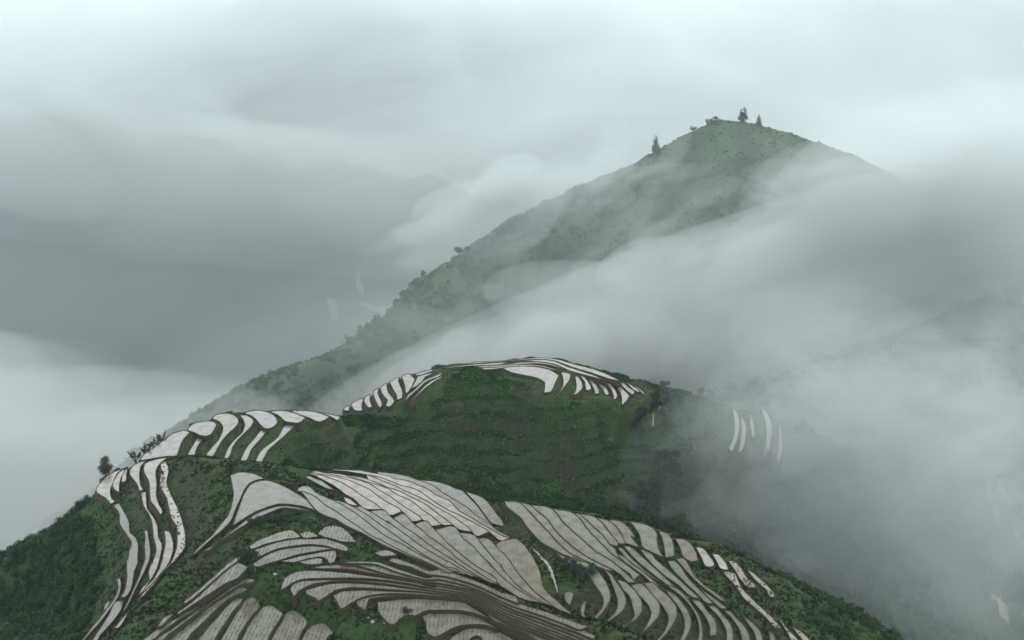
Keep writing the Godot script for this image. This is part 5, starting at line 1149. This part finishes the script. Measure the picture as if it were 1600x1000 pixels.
func person(where: Vector3) -> void:
	# a farmer stooping a little over the wet strip: one skin over tapered bones
	var skin := Color(0.30, 0.18, 0.12)
	var coat := Color(0.012, 0.012, 0.018)
	var trousers := Color(0.30, 0.29, 0.27)
	var hair := Color(0.008, 0.008, 0.008)
	var bones := [
		[Vector3(-0.09, 0.90, 0), Vector3(0.0, 1.15, 0.05), 0.145, 0.135, coat], [Vector3(0.09, 0.90, 0), Vector3(0.0, 1.15, 0.05), 0.145, 0.135, coat],
		[Vector3(0, 1.15, 0.05), Vector3(-0.12, 1.34, 0.13), 0.14, 0.10, coat], [Vector3(0, 1.15, 0.05), Vector3(0.12, 1.34, 0.13), 0.14, 0.10, coat],
		[Vector3(0, 1.36, 0.13), Vector3(0, 1.45, 0.17), 0.06, 0.055, skin], [Vector3(0, 1.53, 0.2), Vector3(0, 1.59, 0.19), 0.095, 0.10, hair], [Vector3(0, 1.49, 0.235), Vector3(0, 1.53, 0.245), 0.065, 0.07, skin], [Vector3(0, 1.51, 0.31), Vector3(0, 1.49, 0.33), 0.02, 0.016, skin],
		[Vector3(-0.095, 1.52, 0.2), Vector3(-0.1, 1.5, 0.2), 0.022, 0.02, skin], [Vector3(0.095, 1.52, 0.2), Vector3(0.1, 1.5, 0.2), 0.022, 0.02, skin],
		[Vector3(-0.09, 0.88, 0), Vector3(-0.11, 0.48, 0.1), 0.115, 0.08, trousers], [Vector3(-0.11, 0.48, 0.1), Vector3(-0.11, 0.08, 0.0), 0.075, 0.05, trousers], [Vector3(-0.11, 0.05, -0.03), Vector3(-0.12, 0.04, 0.16), 0.05, 0.04, coat],
		[Vector3(0.09, 0.88, 0), Vector3(0.12, 0.48, -0.04), 0.115, 0.08, trousers], [Vector3(0.12, 0.48, -0.04), Vector3(0.12, 0.08, -0.2), 0.075, 0.05, trousers], [Vector3(0.12, 0.05, -0.22), Vector3(0.13, 0.04, -0.04), 0.05, 0.04, coat],
		[Vector3(-0.18, 1.33, 0.13), Vector3(-0.26, 1.06, 0.18), 0.065, 0.052, coat], [Vector3(-0.26, 1.06, 0.18), Vector3(-0.2, 0.86, 0.36), 0.048, 0.036, coat],
		[Vector3(0.18, 1.33, 0.13), Vector3(0.27, 1.06, 0.16), 0.065, 0.052, coat], [Vector3(0.27, 1.06, 0.16), Vector3(0.22, 0.86, 0.34), 0.048, 0.036, coat],
	]
	for s: float in [-1.0, 1.0]:
		var wrist := Vector3(-0.2 if s < 0 else 0.22, 0.86, 0.36 if s < 0 else 0.34)
		bones.append([wrist, wrist + Vector3(0, -0.06, 0.05), 0.036, 0.034, skin])
		for k in 4:
			var root := wrist + Vector3((k - 1.5) * 0.02, -0.085, 0.065)
			bones.append([root, root + Vector3((k - 1.5) * 0.004, -0.06 - 0.012 * (1.5 - absf(k - 1.5)), 0.02), 0.0105, 0.009, skin])
		bones.append([wrist + Vector3(-s * 0.03, -0.04, 0.04), wrist + Vector3(-s * 0.06, -0.08, 0.07), 0.0115, 0.0095, skin])
	var cell := 0.022
	var lo := Vector3(-0.42, -0.06, -0.36)
	var nx := 38
	var ny := 82
	var nz := 38
	var field := PackedFloat32Array()
	field.resize(nx * ny * nz)
	field.fill(0.4)
	var owner := PackedInt32Array()
	owner.resize(nx * ny * nz)
	for b in bones.size():
		var p: Vector3 = bones[b][0]
		var q: Vector3 = bones[b][1]
		var reach := maxf(bones[b][2], bones[b][3]) + 0.09
		var a0 := ((p.min(q) - Vector3.ONE * reach - lo) / cell).floor().max(Vector3.ZERO)
		var a1 := ((p.max(q) + Vector3.ONE * reach - lo) / cell).ceil().min(Vector3(nx - 1, ny - 1, nz - 1))
		for y in range(int(a0.y), int(a1.y) + 1):
			for z in range(int(a0.z), int(a1.z) + 1):
				for x in range(int(a0.x), int(a1.x) + 1):
					var w := lo + Vector3(x, y, z) * cell
					var t := clampf((w - p).dot(q - p) / (q - p).length_squared(), 0, 1)
					var d: float = w.distance_to(p.lerp(q, t)) - lerpf(bones[b][2], bones[b][3], t)
					var c := (y * nz + z) * nx + x
					var k := 0.035
					var h := clampf(0.5 + 0.5 * (field[c] - d) / k, 0, 1)
					if d < field[c]:
						owner[c] = b
					field[c] = lerpf(field[c], d, h) - k * h * (1 - h)
	var v := PackedVector3Array()
	var n := PackedVector3Array()
	var col := PackedColorArray()
	var ix := PackedInt32Array()
	var at0 := {}
	var dx := 1
	var dz := nx
	var dy := nx * nz
	for y in ny - 1:
		for z in nz - 1:
			for x in nx - 1:
				var c := (y * nz + z) * nx + x
				var sum := Vector3.ZERO
				var hits := 0
				var near := 1e9
				var who := 0
				for e in 8:
					var k: int = c + (e & 1) * dx + (e >> 1 & 1) * dz + (e >> 2) * dy
					if absf(field[k]) < near:
						near = absf(field[k])
						who = owner[k]
					for axis in 3:
						if not (e >> axis & 1):
							var k2: int = k + [dx, dz, dy][axis]
							if (field[k] < 0) != (field[k2] < 0):
								var t := field[k] / (field[k] - field[k2])
								sum += Vector3(e & 1, e >> 2, e >> 1 & 1) + [Vector3.RIGHT, Vector3(0, 0, 1), Vector3.UP][axis] * t
								hits += 1
				if hits:
					at0[c] = v.size()
					v.append(lo + (Vector3(x, y, z) + sum / hits) * cell)
					n.append(Vector3(field[c + dx] - field[c], field[c + dy] - field[c], field[c + dz] - field[c]).normalized())
					col.append(bones[who][4])
	for y in range(1, ny - 1):
		for z in range(1, nz - 1):
			for x in range(1, nx - 1):
				var c := (y * nz + z) * nx + x
				for axis in 3:
					var k2: int = c + [dx, dz, dy][axis]
					if (field[c] < 0) != (field[k2] < 0):
						var s: int = [dz, dy, dx][axis]
						var t: int = [dy, dx, dz][axis]
						var quad := [c, c - s, c - s - t, c - t]
						if quad.all(func(i: int) -> bool: return at0.has(i)):
							var o := [0, 1, 2, 0, 2, 3] if field[c] < 0 else [0, 2, 1, 0, 3, 2]
							for i: int in o:
								ix.append(at0[quad[i]])
	var m := StandardMaterial3D.new()
	m.resource_name = "cloth_and_skin"
	m.vertex_color_use_as_albedo = true
	m.roughness = 0.85
	var o := thing("person", "person in dark jacket and pale trousers standing in the speckled paddy strip", "person", where)
	o.rotation.y = -0.5
	put("body", surface(v, n, col, ix), m, o)


# ---------------------------------------------------------------- mist
func puff(holder: Node3D, where: Transform3D, size: Vector3, depth: float) -> void:
	var f := FogVolume.new()
	f.name = "mist"
	f.shape = RenderingServer.FOG_VOLUME_SHAPE_ELLIPSOID
	f.size = size * 2.0
	var m := FogMaterial.new()
	m.resource_name = "mist"
	m.albedo = Color(0.955, 0.992, 1.0)
	m.density = depth / (2.0 * size.z)
	f.material = m
	holder.add_child(f, true)
	f.transform = where


func bank(holder: Node3D, sd: int, where: Vector3, half: Vector3, yaw: float, tilt: float, thick: float, puffs := 12, core := 0.5) -> void:
	# one body of mist: a core that thins outwards, and billows through it and along its edge; thick is its optical depth across z
	var r := RandomNumberGenerator.new()
	r.seed = sd
	var turn := Basis.from_euler(Vector3(0, deg_to_rad(yaw), deg_to_rad(tilt)))
	var shells: Array = [1.0] if puffs == 0 else ([1.0, 0.6] if half.x > 250.0 else [1.0, 0.72, 0.46])
	var total := 0.0
	for s: float in shells:
		total += s
	for s: float in shells:
		puff(holder, Transform3D(turn, where), half * s, thick * core * s / total)
	var sizes := []
	var cover := 0.0
	for k in puffs:
		var s := half.y * r.randf_range(0.35, 0.95)
		var q := Vector3(minf(s * r.randf_range(1.1, 2.6), half.x * 0.6), s * r.randf_range(0.55, 0.95), minf(s * r.randf_range(0.9, 1.6), half.z * 0.8))
		sizes.append(q)
		cover += q.x * q.y / (half.x * half.y) * 0.67
	for q: Vector3 in sizes:
		var dir := Vector3(r.randfn(), r.randfn(), r.randfn()).normalized() * pow(r.randf(), 0.4) * 0.88
		var own := turn * Basis.from_euler(Vector3(r.randfn() * 0.2, r.randfn() * 0.35, r.randfn() * 0.22))
		puff(holder, Transform3D(own, where + turn * (dir * half)), q, minf(thick * (1.0 - core) / maxf(cover, 0.4), 0.4) * r.randf_range(0.4, 1.5))


func wisps(holder: Node3D, sd: int, from: Vector3, to: Vector3, spread: Vector3, count: int, small: float, large: float, depth: float) -> void:
	# torn shreds of mist strung along a line
	var r := RandomNumberGenerator.new()
	r.seed = sd
	for k in count:
		var p := from.lerp(to, r.randf()) + Vector3(r.randfn(), r.randfn(), r.randfn()) * spread
		var s := lerpf(small, large, pow(r.randf(), 2.0))
		var own := Basis.from_euler(Vector3(r.randfn() * 0.4, atan2(from.z - to.z, to.x - from.x) + r.randfn() * 0.4, r.randfn() * 0.35 + atan2(to.y - from.y, Vector2(to.x - from.x, to.z - from.z).length())))
		puff(holder, Transform3D(own, p), Vector3(s * r.randf_range(1.6, 4.2), s * r.randf_range(0.4, 0.8), s), depth * r.randf_range(0.4, 1.5))


func make_mist() -> void:
	var h := Node3D.new()
	h.name = "mist_banks"
	h.set_meta("kind", "stuff")
	add_child(h)
	# low cloud overhead
	bank(h, 21, Vector3(0, 245, -40), Vector3(300, 32, 260), 0, 0, 4.5, 0, 1.0)
	# the cloud deck behind and above the peak
	bank(h, 1, Vector3(-380, 170, -900), Vector3(520, 150, 220), 0, 0, 1.75, 16, 0.75)
	bank(h, 2, Vector3(290, 165, -900), Vector3(560, 150, 230), 0, 0, 1.65, 16, 0.75)
	bank(h, 3, Vector3(20, 105, -700), Vector3(280, 55, 90), 0, 8, 0.9, 8, 0.6)
	bank(h, 11, Vector3(-290, 92, -640), Vector3(430, 48, 100), 0, -8, 2.3, 16, 0.7)
	# thin air over the far valley
	bank(h, 4, Vector3(-230, 0, -600), Vector3(430, 125, 130), 0, 0, 1.0, 6, 0.9)
	# the bright stream lying along the valley before the ridge
	bank(h, 5, Vector3(136, 78, -392), Vector3(240, 29, 48), 29, 9.5, 2.6, 32, 0.65)
	bank(h, 6, Vector3(236, 98, -405), Vector3(160, 44, 60), 20, 8, 1.7, 14, 0.6)
	bank(h, 7, Vector3(10, 52, -330), Vector3(95, 18, 36), 30, 8, 0.9, 12, 0.6)
	bank(h, 12, Vector3(50, 80, -425), Vector3(190, 46, 34), 29, 14, 0.15, 6, 0.8)
	bank(h, 13, Vector3(4, 90, -452), Vector3(62, 19, 24), 24, 18, 1.0, 12, 0.55)
	# the pool in the valley on the left
	bank(h, 8, Vector3(-220, -36, -410), Vector3(220, 54, 120), 0, 0, 1.7, 16, 0.6)
	bank(h, 14, Vector3(-165, 14, -285), Vector3(120, 44, 80), 0, 4, 1.8, 18, 0.6)
	# veils over the right hillside
	bank(h, 9, Vector3(140, 56, -262), Vector3(108, 56, 50), 20, 0, 0.25, 14, 0.5)
	bank(h, 10, Vector3(82, 64, -206), Vector3(44, 34, 24), 0, -28, 0.85, 20, 0.5)
	bank(h, 15, Vector3(96, 44, -186), Vector3(56, 32, 26), 0, -10, 0.15, 6)
	# torn edges
	wisps(h, 31, Vector3(-20, 64, -330), Vector3(150, 106, -420), Vector3(14, 7, 8), 80, 4.0, 14.0, 0.06)
	wisps(h, 32, Vector3(120, 100, -430), Vector3(280, 134, -470), Vector3(14, 8, 8), 44, 5.0, 16.0, 0.085)
	wisps(h, 33, Vector3(-250, 24, -300), Vector3(-70, 34, -300), Vector3(16, 7, 14), 50, 4.0, 14.0, 0.08)
	wisps(h, 34, Vector3(46, 56, -206), Vector3(115, 74, -212), Vector3(10, 14, 8), 70, 2.5, 9.0, 0.09)
	wisps(h, 35, Vector3(-20, 72, -425), Vector3(60, 108, -470), Vector3(12, 7, 6), 40, 4.0, 12.0, 0.09)
	wisps(h, 36, Vector3(90, 58, -260), Vector3(200, 70, -265), Vector3(16, 18, 10), 36, 4.0, 14.0, 0.07)
	wisps(h, 37, Vector3(-420, 150, -620), Vector3(-60, 100, -620), Vector3(40, 28, 20), 50, 12.0, 40.0, 0.09)
